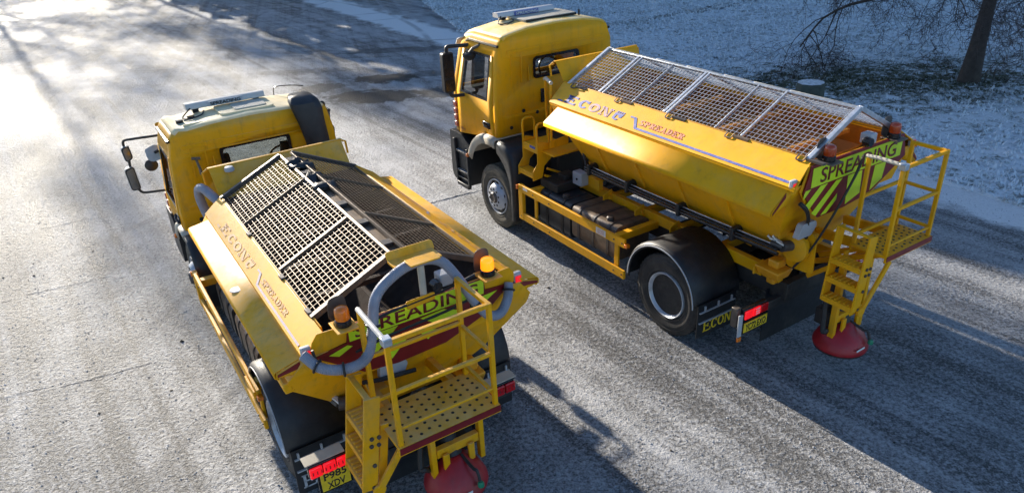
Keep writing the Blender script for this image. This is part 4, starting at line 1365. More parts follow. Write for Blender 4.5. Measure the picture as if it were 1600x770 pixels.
        MB().poly([[(.62, 1.62), (.95, 1.62), (.95, 1.72), (.62, 1.76)]], lambda a, b: (2.74, a, b), (.01, 0, 0)).build('kick_plate', yel, al)
        # grey junction box and the pipes along the hopper foot
        gb = MB().box((2.28, .60, 1.10), (2.49, .74, 1.30)).build('junction_box', 'grey_plastic', t, bevel=.015)
        MB().lathe([(.018, 0), (.018, .008), (0, .009)], (2.38, .74, 1.2), 'y', 10).build('box_lock', 'satin', gb)
        MB().box((2.05, .52, 1.08), (2.30, .60, 1.24)).build('box_bracket', yel, gb, bevel=.005)
        for k, (dy, dz, mt, r) in enumerate(((0, .03, 'galv', .009), (.045, .01, 'satin', .016), (.03, -.045, 'satin', .022), (-.04, -.02, 'satin', .022), (.055, -.02, 'dark_steel', .009))):
            MB().tube(spline([(2.16, .72 + dy, 1.45 + dz), (.9, .72 + dy, 1.455 + dz - .01), (-.2, .72 + dy, 1.46 + dz), (-1.15, .70 + dy, 1.47 + dz)], 5), r, 8).build('hydraulic_pipe', mt, t, smooth=50)
        for xx in (2.05, 1.25, .30, -.55):
            MB().box((xx - .025, .62, 1.37), (xx + .025, .80, 1.53)).build('pipe_clamp', 'black', t, bevel=.01)
        MB().tube(spline([(2.18, .72, 1.46), (2.3, .68, 1.62), (2.42, .6, 1.65), (2.5, .55, 1.5), (2.52, .5, 1.2)], 6), .022, 8).build('hydraulic_hose', 'black', t, smooth=50)
        MB().tube(spline([(2.16, .70, 1.44), (2.24, .66, 1.52), (2.3, .6, 1.75), (2.35, .5, 1.7), (2.6, .45, 1.4)], 6), .020, 8).build('hydraulic_hose', 'black', t, smooth=50)
        vb = MB().box((2.52, .50, .98), (2.95, 1.0, 1.12)).box((2.6, .6, 1.12), (2.78, .8, 1.2)).build('valve_block', 'chassis', t, bevel=.015)
        # door lettering
        lettering('1824', (xf - .30, wl + .0075, P['zbf'] + .07), (-1, 0, 0), (0, 0, 1), .16, .045, 'maroon', t, depth=.003)
    else:
        # raised air intake at the right rear corner of the cab
        sn = MB()
        secs = []
        for (x, y, z, a, b) in ((3.56, -.80, 1.75, .07, .145), (3.57, -.77, 2.1, .08, .16), (3.60, -.74, 2.35, .09, .175), (3.63, -.72, 2.52, .10, .20), (3.68, -.70, 2.63, .13, .195), (3.76, -.69, 2.685, .12, .15)):
            secs.append([(x + a * math.copysign(abs(math.cos(q)) ** .6, math.cos(q)), y + b * math.copysign(abs(math.sin(q)) ** .6, math.sin(q)), z + (x + a * math.cos(q) - x) * .15) for q in np.linspace(0, 2 * math.pi, 25)])
        sn.sheet(secs)
        o = len(sn.v)
        sn.v.append((3.77, -.69, 2.70))
        last = o - 25
        for k in range(24):
            sn.f.append((last + k, last + k + 1, o))
        sno = sn.build('air_intake', 'black', t, smooth=45)
        MB().box((3.76, -.86, 2.45), (3.84, -.54, 2.66)).build('intake_grille', 'frosty_white', sno, bevel=.03)
        # bolt stub and pipe bend left of the headboard
        st = MB().tube([(3.60, .80, 2.18), (3.34, .815, 2.12)], .016, 8)
        st.tube([(3.60, .75, 2.17), (3.60, .85, 2.19)], .02, 8)
        st.tube([(3.34, .815, 2.13), (3.34, .815, 2.05)], .018, 8)
        st.build('tap_handle', 'galv_dirty', t)
        MB().tube(spline([(2.45, .80, 1.95), (2.75, .92, 2.08), (2.95, .95, 1.95), (2.98, .92, 1.7), (2.8, .85, 1.4)], 6), .055, 10).build('pipe_bend', 'hose', t, smooth=50)
        MB().lathe([(.055, 0), (.06, .02), (.045, .05), (0, .06)], (2.62, .60, 2.26), 'z', 14).build('headboard_cap', 'grey_plastic', t, smooth=45)
        # lower side beam below the deck
        MB().box((-1.02, 1.12, 1.62), (1.55, 1.19, 1.70)).box((-1.0, 1.10, 1.585), (.1, 1.18, 1.62)).build('deck_beam', yel, t, bevel=.01)
        # grey hose over the tail
        hs = P['hose']
        pts = spline(hs, 10)
        rs = [.048 + (.0025 if i % 2 else 0) for i in range(len(pts))]
        fine = []
        for a, b in zip(pts[:-1], pts[1:]):
            for k in range(3):
                fine.append(a + (b - a) * k / 3)
        MB().tube(fine, [.044 if i % 2 else .040 for i in range(len(fine))], 12).build('flexible_hose', 'hose', t, smooth=50)
        for q in P['clips']:
            c = pts[int(q * (len(pts) - 1))]
            d = (pts[min(len(pts) - 1, int(q * (len(pts) - 1)) + 1)] - c).normalized()
            a = d.orthogonal().normalized()
            b = d.cross(a)
            MB().tube([c + (a * math.cos(s) + b * math.sin(s)) * .052 for s in np.linspace(0, 2 * math.pi, 15)], .010, 6, caps=False).build('hose_clip', 'black', t)
        ap = Vector(hs[len(hs) // 2])
        bk = MB().box((ap.x - .02, ap.y - .20, ap.z - .02), (ap.x + .16, ap.y + .20, ap.z + .0))
        bk.poly([fillet([(-.22, -.05), (.20, -.05), (.20, .05), (-.22, .05)], .03)], lambda a, b: (ap.x + .17 + b * .5, ap.y + a, ap.z + .02 + b * .7), (.01, 0, 0))
        bo = bk.build('hose_bracket', yel, t, bevel=.004)
        MB().bar((ap.x - .08, ap.y - .13, ap.z + .052), (ap.x - .08, ap.y + .13, ap.z + .052), .13, .012).build('hose_strap', yel, bo, bevel=.004)
        MB().tube([(ap.x + .02, ap.y - .02, ap.z - .02), (ap.x + .02, ap.y - .02, ap.z - .34)], .03, 10).build('hose_stub', 'cream', bo, smooth=50)
        MB().poly([fillet([(-.2, -.04), (.2, -.06), (.22, .04), (-.2, .05)], .03)], lambda a, b: (P['sign'][0] - .05, .02 + a * .62, 2.135 + b * .8), (-.02, 0, .01)).build('cable_cover', yel, t, bevel=.004)
        for z_ in (2.13, 1.925):
            MB().tube(spline([(P['sign'][0] - .05, .62, z_ - .05), (P['sign'][0] - .06, .3, z_ + .0), (P['sign'][0] - .06, -.2, z_ + .03), (P['sign'][0] - .04, -.5, z_ + .06)], 6), .012, 6).build('hydraulic_hose', 'black', t)

# ------------------------------------------------------------------ the two trucks
HEAD = 2.1222
BIG = dict(
    big=True, loc=(2.87586699, 8.23666181, 0), heading=2.12340688, paint='yel_big', roofmat='yel_roof', deckmat='yel_big', handlemat='satin',
    label='taller clean yellow gritter truck with galvanised mesh cover, right, nearest the grass',
    xr=3.86, xf=5.36, zbr=1.53, zbf=1.33, zbelt=2.06, zwt=2.78, zs=2.925, zr=3.165, wl=1.15, wm=1.11, wt=1.05, xdf=5.08, xB=3.97, xw0=4.13, xw1=4.98,
    rw=(-.43, .44, 2.36, 2.675), handle=(4.174, 1.67), marker=1.40, bump=(.42, 1.3), wb=3.93, R=.53, yw=1.20, Rr=.60, xflap=-.545, zflap=.20,
    fpath=([(4.76, 1.06), (4.70, 1.19), (4.60, 1.32), (4.48, 1.42), (4.34, 1.49), (4.19, 1.52)], [(4.18, 1.52), (4.02, 1.525), (3.86, 1.505)],
           [(3.84, 1.495), (3.70, 1.485), (3.55, 1.46), (3.43, 1.38), (3.37, 1.15), (3.365, .8), (3.365, .28)]),
    finner=[(3.82, 1.31), (3.74, 1.26), (3.63, 1.17), (3.55, 1.06), (3.49, .94), (3.455, .78), (3.46, .28)],
    zch=.95, zsub=1.03, hx0=-1.34, hx1=2.56, ym=.715, zm=2.56, zridge=2.935, panel=(1.015, 2.36), zdeck=2.135, vy=1.0, vs=1.0, xtail=-1.41, px=(-1.40, 2.69), dx=(-1.38, 2.48),
    letters=('blue', 'blue_pink'), letters2='pink', stripe=3.85, text_x=2.49, hb=(.76, 2.83, 2.84), hblean=.6, lining='rust_light',
    wire=.0046, pitch=(.057, .057), smax=1.0, framemat='galv', wiremat='galv', eavemat='galv_dirty', endmat='galv',
    cross=((1.93, .03), (1.86, .022), (1.28, .013), (.71, .034), (.655, .028), (-.10, .016), (-.48, .022)),
    tanks=((2.10, 2.86, .55, 1.08, .43, .98, 'tank_black', 2), (1.08, 2.03, .50, 1.10, .50, 1.00, 'tank_brown', 3)),
    guard=(.75, 3.20, .42, .875), gh=.12,
    sign=(-1.445, 0.0, 2.4), sign_outline=[(.78, 2.53), (-.76, 2.53), (-.85, 2.27), (-.30, 1.97), (.15, 1.92), (.57, 1.92), (.86, 2.25)],
    plate=[(.80, 2.53), (-.78, 2.53), (-.89, 2.28), (-.72, 2.02), (.72, 2.02), (.89, 2.28)],
    limes=[[(.85, 2.19), (.853, 2.245), (.83, 2.28), (.75, 2.28)], [(.80, 2.12), (.60, 2.28), (.49, 2.28), (.74, 2.055)], [(.69, 2.0), (.35, 2.275), (.25, 2.275), (.615, 1.95)],
           [(.53, 1.935), (.44, 1.935), (.30, 2.05), (.30, 2.12)], [(.16, 2.28), (-.08, 2.28), (-.10, 2.02), (.13, 1.95)], [(-.30, 2.28), (-.50, 2.28), (-.47, 2.09), (-.28, 2.0)]],
    band=(.76, -.74, 2.292, 2.50), txt=(.13, 1.27), beacons=((-1.44, .53, 2.53), (-1.44, -.56, 2.53)), bmats=('amber_dark', 'amber_dark'), cam=(-1.40, -.12, 2.55),
    plat=(-1.62, -2.03, .19, -.62, 1.58), ptop=2.54, ladder=(-1.605, -1.965, .375, .465, 1.84, 1.0), steps=(.41, .66, .93),
    spin=(-1.68, .13, .34, .295, .28), gear=(-1.20, .52, 1.47), chute=(-.98, .52, 1.02), ctrl=(-1.30, .60, 1.75),
    cables=[([(-1.46, .92, 2.17), (-1.45, .78, 2.05), (-1.38, .62, 1.85), (-1.30, .50, 1.6), (-1.24, .45, 1.45)], .016, 2), ([(-1.56, .14, 2.52), (-1.55, .22, 2.3), (-1.50, .40, 1.9), (-1.38, .50, 1.5), (-1.2, .5, 1.2)], .012, 3)],
    lamp=(-1.12, 1.13, .75, .78), nplate=(1.12, .74, .55, .67, ['YC72 EXO']), curtain=(-.92, .52, -.63, .08, .80), bar=(4.66, .60, -.49, 3.235),
)
SMALL = dict(
    big=False, loc=(-1.37542723, 6.12457791, 0), heading=2.12116379, paint='yel_small', roofmat='roof_dust', deckmat='yel_small', handlemat='satin',
    label='lower salt-stained yellow gritter truck with grey hose over its tail, on the left',
    xr=3.73, xf=5.15, zbr=1.20, zbf=1.10, zbelt=1.45, zwt=2.18, zs=2.41, zr=2.59, wl=1.13, wm=1.085, wt=1.035, xdf=4.88, xB=3.85, xw0=4.0, xw1=4.72,
    rw=(-.44, .47, 1.93, 2.215), handle=(4.0, 1.3), marker=.90, bump=(.38, 1.1), wb=3.75, R=.52, yw=1.15, Rr=.595, xflap=-.54, zflap=.12,
    fpath=([(4.50, .90), (4.44, 1.02), (4.35, 1.10), (4.24, 1.16), (4.12, 1.19), (4.0, 1.2)], [(3.99, 1.2), (3.82, 1.2), (3.66, 1.185)],
           [(3.64, 1.18), (3.50, 1.14), (3.38, 1.06), (3.29, .94), (3.24, .8), (3.22, .6), (3.21, .28)]),
    zch=.74, zsub=.80, hx0=-.79, hx1=2.30, ym=.80, zm=2.065, zridge=2.44, panel=(1.0, 1.945), zdeck=1.845, vy=1.0, vs=.82, V=[(.98, 1.925), (1.145, 1.72), (1.13, 1.60), (.72, 1.16), (.30, .90)], xtail=-1.12, px=(-1.06, 2.36), dx=(-1.06, 2.22),
    letters=('pink_faded', 'pink_faded'), letters2='pink_faded', stripe=2.80, text_x=1.83, hb=(.82, 2.31, 2.70), hblean=.93, lining='rust_dark',
    wire=.0046, pitch=(.050, .066), smax=.915, framemat='galv_dirty', wiremat='galv_dirty', eavemat='galv_dirty', endmat='dark_steel',
    cross=((1.40, .014), (.16, .035)),
    tanks=((2.0, 2.8, .55, 1.05, .40, .85, 'tank_black', 2), (.9, 1.85, .50, 1.05, .42, .86, 'tank_brown', 3)),
    guard=(.20, 3.20, .40, .77), gh=.11,
    sign=(-1.145, .08, 2.05), sign_outline=[(.64, 2.10), (-.60, 2.10), (-.62, 1.975), (-.88, 1.955), (-.60, 1.72), (-.21, 1.58), (.25, 1.56), (.55, 1.60), (.93, 1.91), (.66, 1.945)],
    plate=[(.96, 1.92), (.93, 2.04), (.88, 2.11), (.66, 2.10), (-.62, 2.10), (-.88, 2.11), (-.93, 2.04), (-.93, 1.95), (-.62, 1.62), (.62, 1.55)],
    limes=[[(.82, 1.885), (.66, 1.925), (.62, 1.90), (.74, 1.845)], [(.56, 1.78), (.40, 1.94), (.22, 1.94), (.50, 1.68)], [(.36, 1.70), (.20, 1.84), (.13, 1.80), (.30, 1.63)],
           [(.02, 1.93), (-.20, 1.94), (-.38, 1.86), (-.15, 1.80)], [(.04, 1.80), (-.14, 1.76), (-.04, 1.69)], [(-.46, 1.92), (-.74, 1.935), (-.60, 1.85)]],
    band=(.64, -.60, 1.95, 2.10), txt=(.05, 1.13), beacons=((-1.13, .66, 2.115), (-1.13, -.66, 2.115)), bmats=('amber', 'amber_lit'), cam=(-1.12, -.20, 2.17),
    plat=(-1.33, -1.87, .62, -.28, 1.37), ptop=2.325, ladder=(-1.265, -1.625, .69, .825, 1.73, .87), steps=(.36, .62, .90),
    spin=(-1.41, -.03, .33, .295, .30), gear=(-.95, .60, 1.20), chute=(-.85, -.52, .90), ctrl=(-1.0, .30, 1.48),
    cables=[([(-1.18, .95, 2.02), (-1.2, .93, 1.92), (-1.2, .84, 1.83)], .012, 1), ([(-1.0, .55, 1.42), (-1.08, .4, 1.44), (-1.1, .1, 1.42)], .02, 1)],
    lamp=(-1.20, 1.18, .83, .905), nplate=(1.10, .85, .66, .86, ['P985', 'XDV']), curtain=(-.86, .50, -.60, .08, .70), bar=(4.37, .68, -.36, 2.66),
    hose=[(-1.15, 1.02, 1.99), (-1.27, .93, 1.90), (-1.34, .76, 1.86), (-1.37, .60, 1.91), (-1.34, .51, 2.10), (-1.28, .42, 2.35), (-1.24, .22, 2.47), (-1.20, 0, 2.49), (-1.21, -.18, 2.44), (-1.27, -.29, 2.28),
          (-1.34, -.41, 2.02), (-1.35, -.53, 1.86), (-1.30, -.67, 1.81), (-1.21, -.80, 1.87), (-1.14, -.86, 1.97)],
    clips=(.06, .14, .30, .72, .97),
)
build_truck(BIG)
build_truck(SMALL)

# ------------------------------------------------------------------ the ground
def yard_material():
    b = NB('frosted_tarmac')
    v = b.mapping()
    rot = b.mapping(rot=-HEAD)                       # x runs along the trucks
    stretch = b.n('ShaderNodeMapping')
    stretch.inputs['Scale'].default_value = (.10, 1.0, 1)
    b.l(rot, stretch.inputs['Vector'])
    tracks = b.noise(stretch.outputs[0], .95, 4, .55, .25)
    # arcs and crossing tracks
    rot2 = b.mapping(rot=-HEAD + .55, scale=(.14, 1.0, 1))
    mp2 = b.n('ShaderNodeMapping')
    mp2.inputs['Scale'].default_value = (.09, .8, 1)
    b.l(b.mapping(rot=-HEAD + .5), mp2.inputs['Vector'])
    tr2 = b.noise(mp2.outputs[0], 1.3, 3, .5, .4)
    big_ = b.noise(v, .28, 5, .6, .3)
    mid = b.noise(v, 1.6, 6, .62)
    # wheel tracks: long thin lines along the trucks and a fan of crossing ones further off
    def lines(rot_, across, along, dist_):
        mp = b.n('ShaderNodeMapping')
        mp.inputs['Scale'].default_value = (along, across, 1)
        b.l(b.mapping(rot=rot_), mp.inputs['Vector'])
        return b.noise(mp.outputs[0], 1.0, 5, .62, dist_)
    ln1 = lines(-HEAD - .06, 3.2, .05, .5)
    ln2 = lines(-HEAD + .30, 1.6, .05, 1.6)
    ln3 = lines(-3.05, 1.3, .09, 1.8)
    sepw = b.n('ShaderNodeSeparateXYZ')
    b.l(v, sepw.inputs[0])
    far = b.math('MULTIPLY_ADD', sepw.outputs['Y'], .10, -1.3, clamp=True)     # crossing tracks lie beyond the trucks
    f = b.math('ADD', b.math('MULTIPLY', tracks, .58), b.math('MULTIPLY', big_, .36))
    f = b.math('ADD', f, b.math('MULTIPLY', mid, .22))
    f = b.math('ADD', f, .045)
    f = b.math('ADD', f, b.math('MULTIPLY', b.math('SUBTRACT', ln1, .5), .95))
    f = b.math('ADD', f, b.math('MULTIPLY', b.math('SUBTRACT', tr2, .5), .30))
    f = b.math('ADD', f, b.math('MULTIPLY', b.math('MULTIPLY', b.math('SUBTRACT', ln2, .5), far), .75))
    f = b.math('ADD', f, b.math('MULTIPLY', b.math('MULTIPLY', b.math('SUBTRACT', ln3, .52), far), .5))
    f = b.math('ADD', f, b.math('MULTIPLY', far, .08))
    grain = b.noise(v, 22, 4, .72)
    lump = b.noise(v, 52, 3, .75)
    cover = b.ramp(f, [(.46, (0, 0, 0)), (.92, (1, 1, 1))])
    # frost grains: more of them where the cover is thick
    thr = b.math('ADD', b.math('MULTIPLY', cover, .50), b.math('MULTIPLY_ADD', grain, 1.75, b.math('MULTIPLY_ADD', lump, .8, -1.0)))
    gmask = b.ramp(thr, [(.22, (0, 0, 0)), (.72, (1, 1, 1))])
    tar = b.ramp(lump, [(.38, (.060, .059, .060)), (.62, (.17, .166, .163))])
    frost = b.ramp(mid, [(.35, (.42, .425, .44)), (.65, (.62, .625, .645))])
    c = b.mix(gmask, tar, frost)
    thin = b.mix(b.math('MULTIPLY', cover, .25), c, (.44, .445, .46))
    # thick rime along the edge of the grass
    sep = b.n('ShaderNodeSeparateXYZ')
    b.l(rot, sep.inputs[0])
    # distance across the truck direction from the grass edge
    dist = b.math('SUBTRACT', EDGE_T, sep.outputs['Y'])
    dist = b.math('MULTIPLY', dist, -1.0)
    band = b.math('ADD', b.math('SUBTRACT', dist, .8), b.math('MULTIPLY', b.math('SUBTRACT', b.noise(v, 1.3, 7, .65), .5), 1.5))
    bm_ = b.ramp(b.math('MULTIPLY_ADD', b.math('ABSOLUTE', b.math('ADD', band, .7)), .5, .15), [(.44, (1, 1, 1)), (.62, (0, 0, 0))])
    rime = b.mix(b.math('MULTIPLY', bm_, b.ramp(grain, [(.3, (.75,) * 3), (.5, (1, 1, 1))])), thin, (.93, .94, .95))
    # damp bare patches
    wet = None
    for (px, py, rx, ry, rr) in ((-3.45, 19.6, 1.5, .50, 1), (-3.5, 21.6, 1.1, .42, 1), (-5.3, 20.8, .75, .40, .8), (-1.7, 19.6, .7, .45, .8), (-2.2, 21.9, .7, .3, .6), (-6.3, 23.0, 1.6, .28, .5), (-3.6, 25.6, 2.6, .30, .6), (-5.5, 16.0, .5, .9, .3)):
        mp = b.n('ShaderNodeMapping')
        mp.vector_type = 'TEXTURE'
        mp.inputs['Location'].default_value = (px, py, 0)
        mp.inputs['Scale'].default_value = (rx, ry * 1.5, 1)
        b.l(v, mp.inputs['Vector'])
        ln = b.n('ShaderNodeVectorMath', operation='LENGTH')
        b.l(mp.outputs[0], ln.inputs[0])
        e = b.math('ADD', ln.outputs['Value'], b.math('MULTIPLY', b.math('SUBTRACT', b.noise(v, 2.6, 7, .68), .5), 2.2))
        k = b.ramp(e, [(.75, (rr,) * 3), (1.15, (0, 0, 0))])
        wet = k if wet is None else b.math('MAXIMUM', wet, k)
    # curved tyre marks scrubbed into the frost
    arcs = None
    for (px, py, rr, wd, am) in ((-22, 12, 17.5, .14, .45), (-22, 12, 19.4, .14, .45), (-2, 44, 17.0, .13, .42), (-2, 44, 18.9, .13, .42), (-30, 30, 13.5, .16, .4), (-30, 30, 15.3, .16, .4),
                                 (6, 34, 15.2, .12, .4), (6, 34, 17.1, .12, .4), (-26, 22, 22.0, .15, .4), (-26, 22, 23.9, .15, .4), (-12, 60, 27.0, .14, .4), (-12, 60, 28.9, .14, .4), (-18, 33, 2.6, .12, .4), (-17, 27, 2.2, .12, .5)):
        sb = b.n('ShaderNodeVectorMath', operation='DISTANCE')
        b.l(v, sb.inputs[0])
        sb.inputs[1].default_value = (px, py, 0)
        d = b.math('ABSOLUTE', b.math('SUBTRACT', sb.outputs['Value'], rr))
        d = b.math('DIVIDE', d, wd)
        k = b.math('MULTIPLY', b.ramp(d, [(.35, (am,) * 3), (1.0, (0, 0, 0))]), 1.0)
        arcs = k if arcs is None else b.math('MAXIMUM', arcs, k)
    arcs = b.math('MULTIPLY', arcs, b.ramp(b.math('ADD', b.noise(v, .45, 3), b.math('MULTIPLY', b.math('SUBTRACT', grain, .5), .5)), [(.38, (0, 0, 0)), (.58, (1, 1, 1))]))
    rime = b.mix(arcs, rime, tar)
    col = b.mix(b.math('MULTIPLY', wet, .92), rime, b.ramp(lump, [(.3, (.030, .029, .028)), (.7, (.060, .057, .055))]))
    b.base(col)
    b.l(b.math('MULTIPLY_ADD', gmask, .10, .60), b.b.inputs['Roughness'])
    b.b.inputs['Specular IOR Level'].default_value = .18
    h = b.math('ADD', b.math('MULTIPLY', grain, .8), b.math('MULTIPLY', lump, .4))
    h = b.math('ADD', h, b.math('MULTIPLY', b.noise(v, 9, 3), .5))
    nrm = b.bump(h, 1.0, .075)
    b.l(nrm, b.b.inputs['Normal'])
    return b.m

# edge of the grass, from near right to far left; it runs along the trucks and then bends away
EDGE = [(22.5, -12.4), (14.0, 1.45), (8.35, 10.65), (7.45, 12.1), (3.2, 19.0), (-.8, 25.4), (-1.9, 29.8), (-3.6, 36.0), (-5.8, 46.0), (-8.0, 62.0)]
ca, sa = math.cos(-HEAD), math.sin(-HEAD)
EDGE_T = sa * 7.45 + ca * 12.1      # rotated y of the straight edge
bm = bmesh.new()
gv = [bm.verts.new(p) for p in ((-220, -60, 0), (220, -60, 0), (220, 320, 0), (-220, 320, 0))]
bm.faces.new(gv)
me = bpy.data.meshes.new('yard')
bm.to_mesh(me)
M['yard'] = yard_material()
me.materials.append(M['yard'])
yard = bpy.data.objects.new('yard', me)
COL.objects.link(yard)
yard['kind'] = 'structure'

TREE = (11.75, 18.0)
def grass_material(name, tufts):
    b = NB(name)
    v = b.mapping()
    big_ = b.noise(v, .35, 5, .6, .3)
    mid = b.noise(v, 1.5, 6, .65)
    fine = b.noise(v, 6 if not tufts else 7, 5, .75)
    # little frost under the tree
    mp = b.n('ShaderNodeMapping')
    mp.vector_type = 'TEXTURE'
    mp.inputs['Location'].default_value = (TREE[0] - 2.2, TREE[1] + .5, 0)
    mp.inputs['Scale'].default_value = (6.5, 2.9, 1)
    b.l(v, mp.inputs['Vector'])
    ln = b.n('ShaderNodeVectorMath', operation='LENGTH')
    b.l(mp.outputs[0], ln.inputs[0])
    bare = b.ramp(b.math('ADD', ln.outputs['Value'], b.math('MULTIPLY', b.math('SUBTRACT', mid, .5), 1.0)), [(.35, (1, 1, 1)), (1.25, (0, 0, 0))])
    f = b.math('ADD', b.math('MULTIPLY', fine, .95), b.math('MULTIPLY', big_, .25))
    f = b.math('ADD', f, b.math('MULTIPLY', mid, .30))
    f = b.math('SUBTRACT', f, b.math('MULTIPLY', bare, .20))
    fr = b.ramp(f, [(.53, (0, 0, 0)), (.75, (1, 1, 1))])
    grn = b.ramp(mid, [(.3, (.060, .068, .040)), (.55, (.085, .086, .052)), (.75, (.11, .095, .062))])
    c = b.mix(fr, grn, (.64, .68, .71) if not tufts else (.70, .74, .77))
    b.base(c)
    b.b.inputs['Roughness'].default_value = .85
    b.b.inputs['Specular IOR Level'].default_value = .2
    if not tufts:
        b.l(b.bump(fine, .9, .06), b.b.inputs['Normal'])
    return b.m

def edge_at(k):
    """point and right-hand normal along the grass edge, k in 0..1 by length"""
    P = [Vector(p) for p in EDGE]
    L = [0]
    for a, c in zip(P[:-1], P[1:]):
        L.append(L[-1] + (c - a).length)
    s = k * L[-1]
    for i in range(len(P) - 1):
        if s <= L[i + 1] + 1e-9:
            d = (P[i + 1] - P[i]).normalized()
            return P[i] + d * (s - L[i]), Vector((d.y, -d.x))
rng = np.random.default_rng(3)
NX, NY = 260, 90
tt = np.concatenate([[0, .04, .1], .1 + 70 * (np.arange(1, NY - 2) / (NY - 3)) ** 2.0])
import mathutils.noise as mnoise
rows = []
for i in range(NX):
    p, nr = edge_at(i / (NX - 1))
    nr = (nr * .35 + Vector((.851, .524)) * .65).normalized()
    rg = .10 * mnoise.noise(Vector((i * .9, 0, 0))) + .10 * mnoise.noise(Vector((i * .23, 5, 0)))
    row = []
    for j, t_ in enumerate(tt):
        q = p + nr * (t_ + rg * max(0, 1 - t_ / 3))
        z = -.01 if j == 0 else .03 + .045 * mnoise.noise(Vector((q.x * .7, q.y * .7, 1))) * min(1, t_) + .03 * mnoise.noise(Vector((q.x * 2.6, q.y * 2.6, 4))) * min(1, t_) + .012
        row.append((q.x, q.y, z))
    rows.append(row)
gr = MB().sheet(rows)
M['grass_ground'] = grass_material('frosted_turf', False)
M['grass_tufts'] = grass_material('frosted_grass', True)
gobj = gr.build('grass', 'grass_ground', smooth=180)
gobj['kind'] = 'structure'

def tufts():
    n = 75000
    # more tufts near the camera
    k = rng.random(n * 3)
    t_ = 40 * rng.random(n * 3) ** 1.25
    pts = []
    E_ = [Vector(e) for e in EDGE]
    ks = np.linspace(0, 1, 400)
    ep = [edge_at(x) for x in ks]
    ex = np.array([(e[0].x, e[0].y) for e in ep])
    en = np.array([tuple((e[1] * .35 + Vector((.851, .524)) * .65).normalized()) for e in ep])
    ii = (k * 399).astype(int)
    xy = ex[ii] + en[ii] * (t_[:, None] + .12) + rng.normal(0, .12, (n * 3, 2))
    # keep what the camera can see, with a margin
    d = xy[:, 1] * FW.y + 5.1787 * -FW.z
    sx = xy[:, 0] * RX.x + xy[:, 1] * RX.y - 5.1787 * RX.z
    sy = xy[:, 0] * UP.x + xy[:, 1] * UP.y - 5.1787 * UP.z
    with np.errstate(divide='ignore', invalid='ignore'):
        keep = (d > 3) & (np.abs(sx / d) < .80) & (sy / d < .42) & (sy / d > -.4)
    xy = xy[keep][:n]
    n = len(xy)
    B = 3
    ang = rng.random((n, B)) * 6.283
    lean = rng.uniform(.02, .11, (n, B))
    hgt = rng.uniform(.035, .10, (n, B))
    wd = rng.uniform(.012, .03, (n, B)) * (1 + .02 * np.hypot(xy[:, 0], xy[:, 1]))[:, None]
    base = np.stack([xy[:, 0], xy[:, 1], np.full(n, .03)], -1)[:, None, :] + np.concatenate([rng.normal(0, .03, (n, B, 2)), np.zeros((n, B, 1))], -1)
    ca_, sa_ = np.cos(ang), np.sin(ang)
    side = np.stack([-sa_, ca_, np.zeros_like(ca_)], -1) * wd[..., None]
    tip = base + np.stack([ca_ * lean, sa_ * lean, hgt], -1)
    V = np.stack([base - side, base + side, tip], 2).reshape(-1, 3)
    me = bpy.data.meshes.new('grass_tufts')
    nf = n * B
    me.vertices.add(nf * 3)
    me.vertices.foreach_set('co', V.ravel())
    me.loops.add(nf * 3)
    me.loops.foreach_set('vertex_index', np.arange(nf * 3, dtype=np.int32))
    me.polygons.add(nf)
    me.polygons.foreach_set('loop_start', np.arange(0, nf * 3, 3, dtype=np.int32))
    me.update(calc_edges=True)
    me.materials.append(M['grass_tufts'])
    o = bpy.data.objects.new('grass_tufts', me)
    COL.objects.link(o)
    o['kind'] = 'stuff'
tufts()

# frosted seams that cross the yard: low ragged ridges of rime
M['rime'] = simple('rime', (.66, .66, .67), .8, 0, .2, 20, bump=.5, dirt=(.2, .19, .18), dirt_amt=.4, dirt_scale=12)
def seam(a, b_, wd, hh, sd_):
    r2 = random.Random(sd_)
    a, b_ = Vector(a), Vector(b_)
    d = (b_ - a).normalized()
    nn = Vector((-d.y, d.x))
    n = max(6, int((b_ - a).length / .06))
    rows = []
    for i in range(n + 1):
        p = a + (b_ - a) * i / n + nn * r2.uniform(-.015, .015)
        e = min(1, i / 4, (n - i) / 4)
        ww = wd * (.5 + .5 * e) * r2.uniform(.7, 1.25)
        rows.append([(p.x + nn.x * ww * q, p.y + nn.y * ww * q, max(.004, hh * e * (1 - abs(q)) * r2.uniform(.5, 1.3)) if abs(q) < 1 else -.004) for q in (-1, -.5, 0, .5, 1)])
    o = MB().sheet(rows).build('seam', 'yard', smooth=60)
    o['kind'] = 'structure'
seam((-1.75, 11.9), (-.45, 12.58), .05, .014, 1)
seam((-8.3, 11.75), (-7.6, 12.15), .05, .009, 2)
seam((-7.2, 9.4), (-6.2, 9.85), .05, .009, 3)
seam((-6.6, 6.75), (-5.65, 7.1), .06, .009, 4)
seam((-5.45, 7.08), (-4.55, 7.5), .05, .009, 5)
seam((-8.6, 8.6), (-7.35, 9.25), .05, .009, 6)

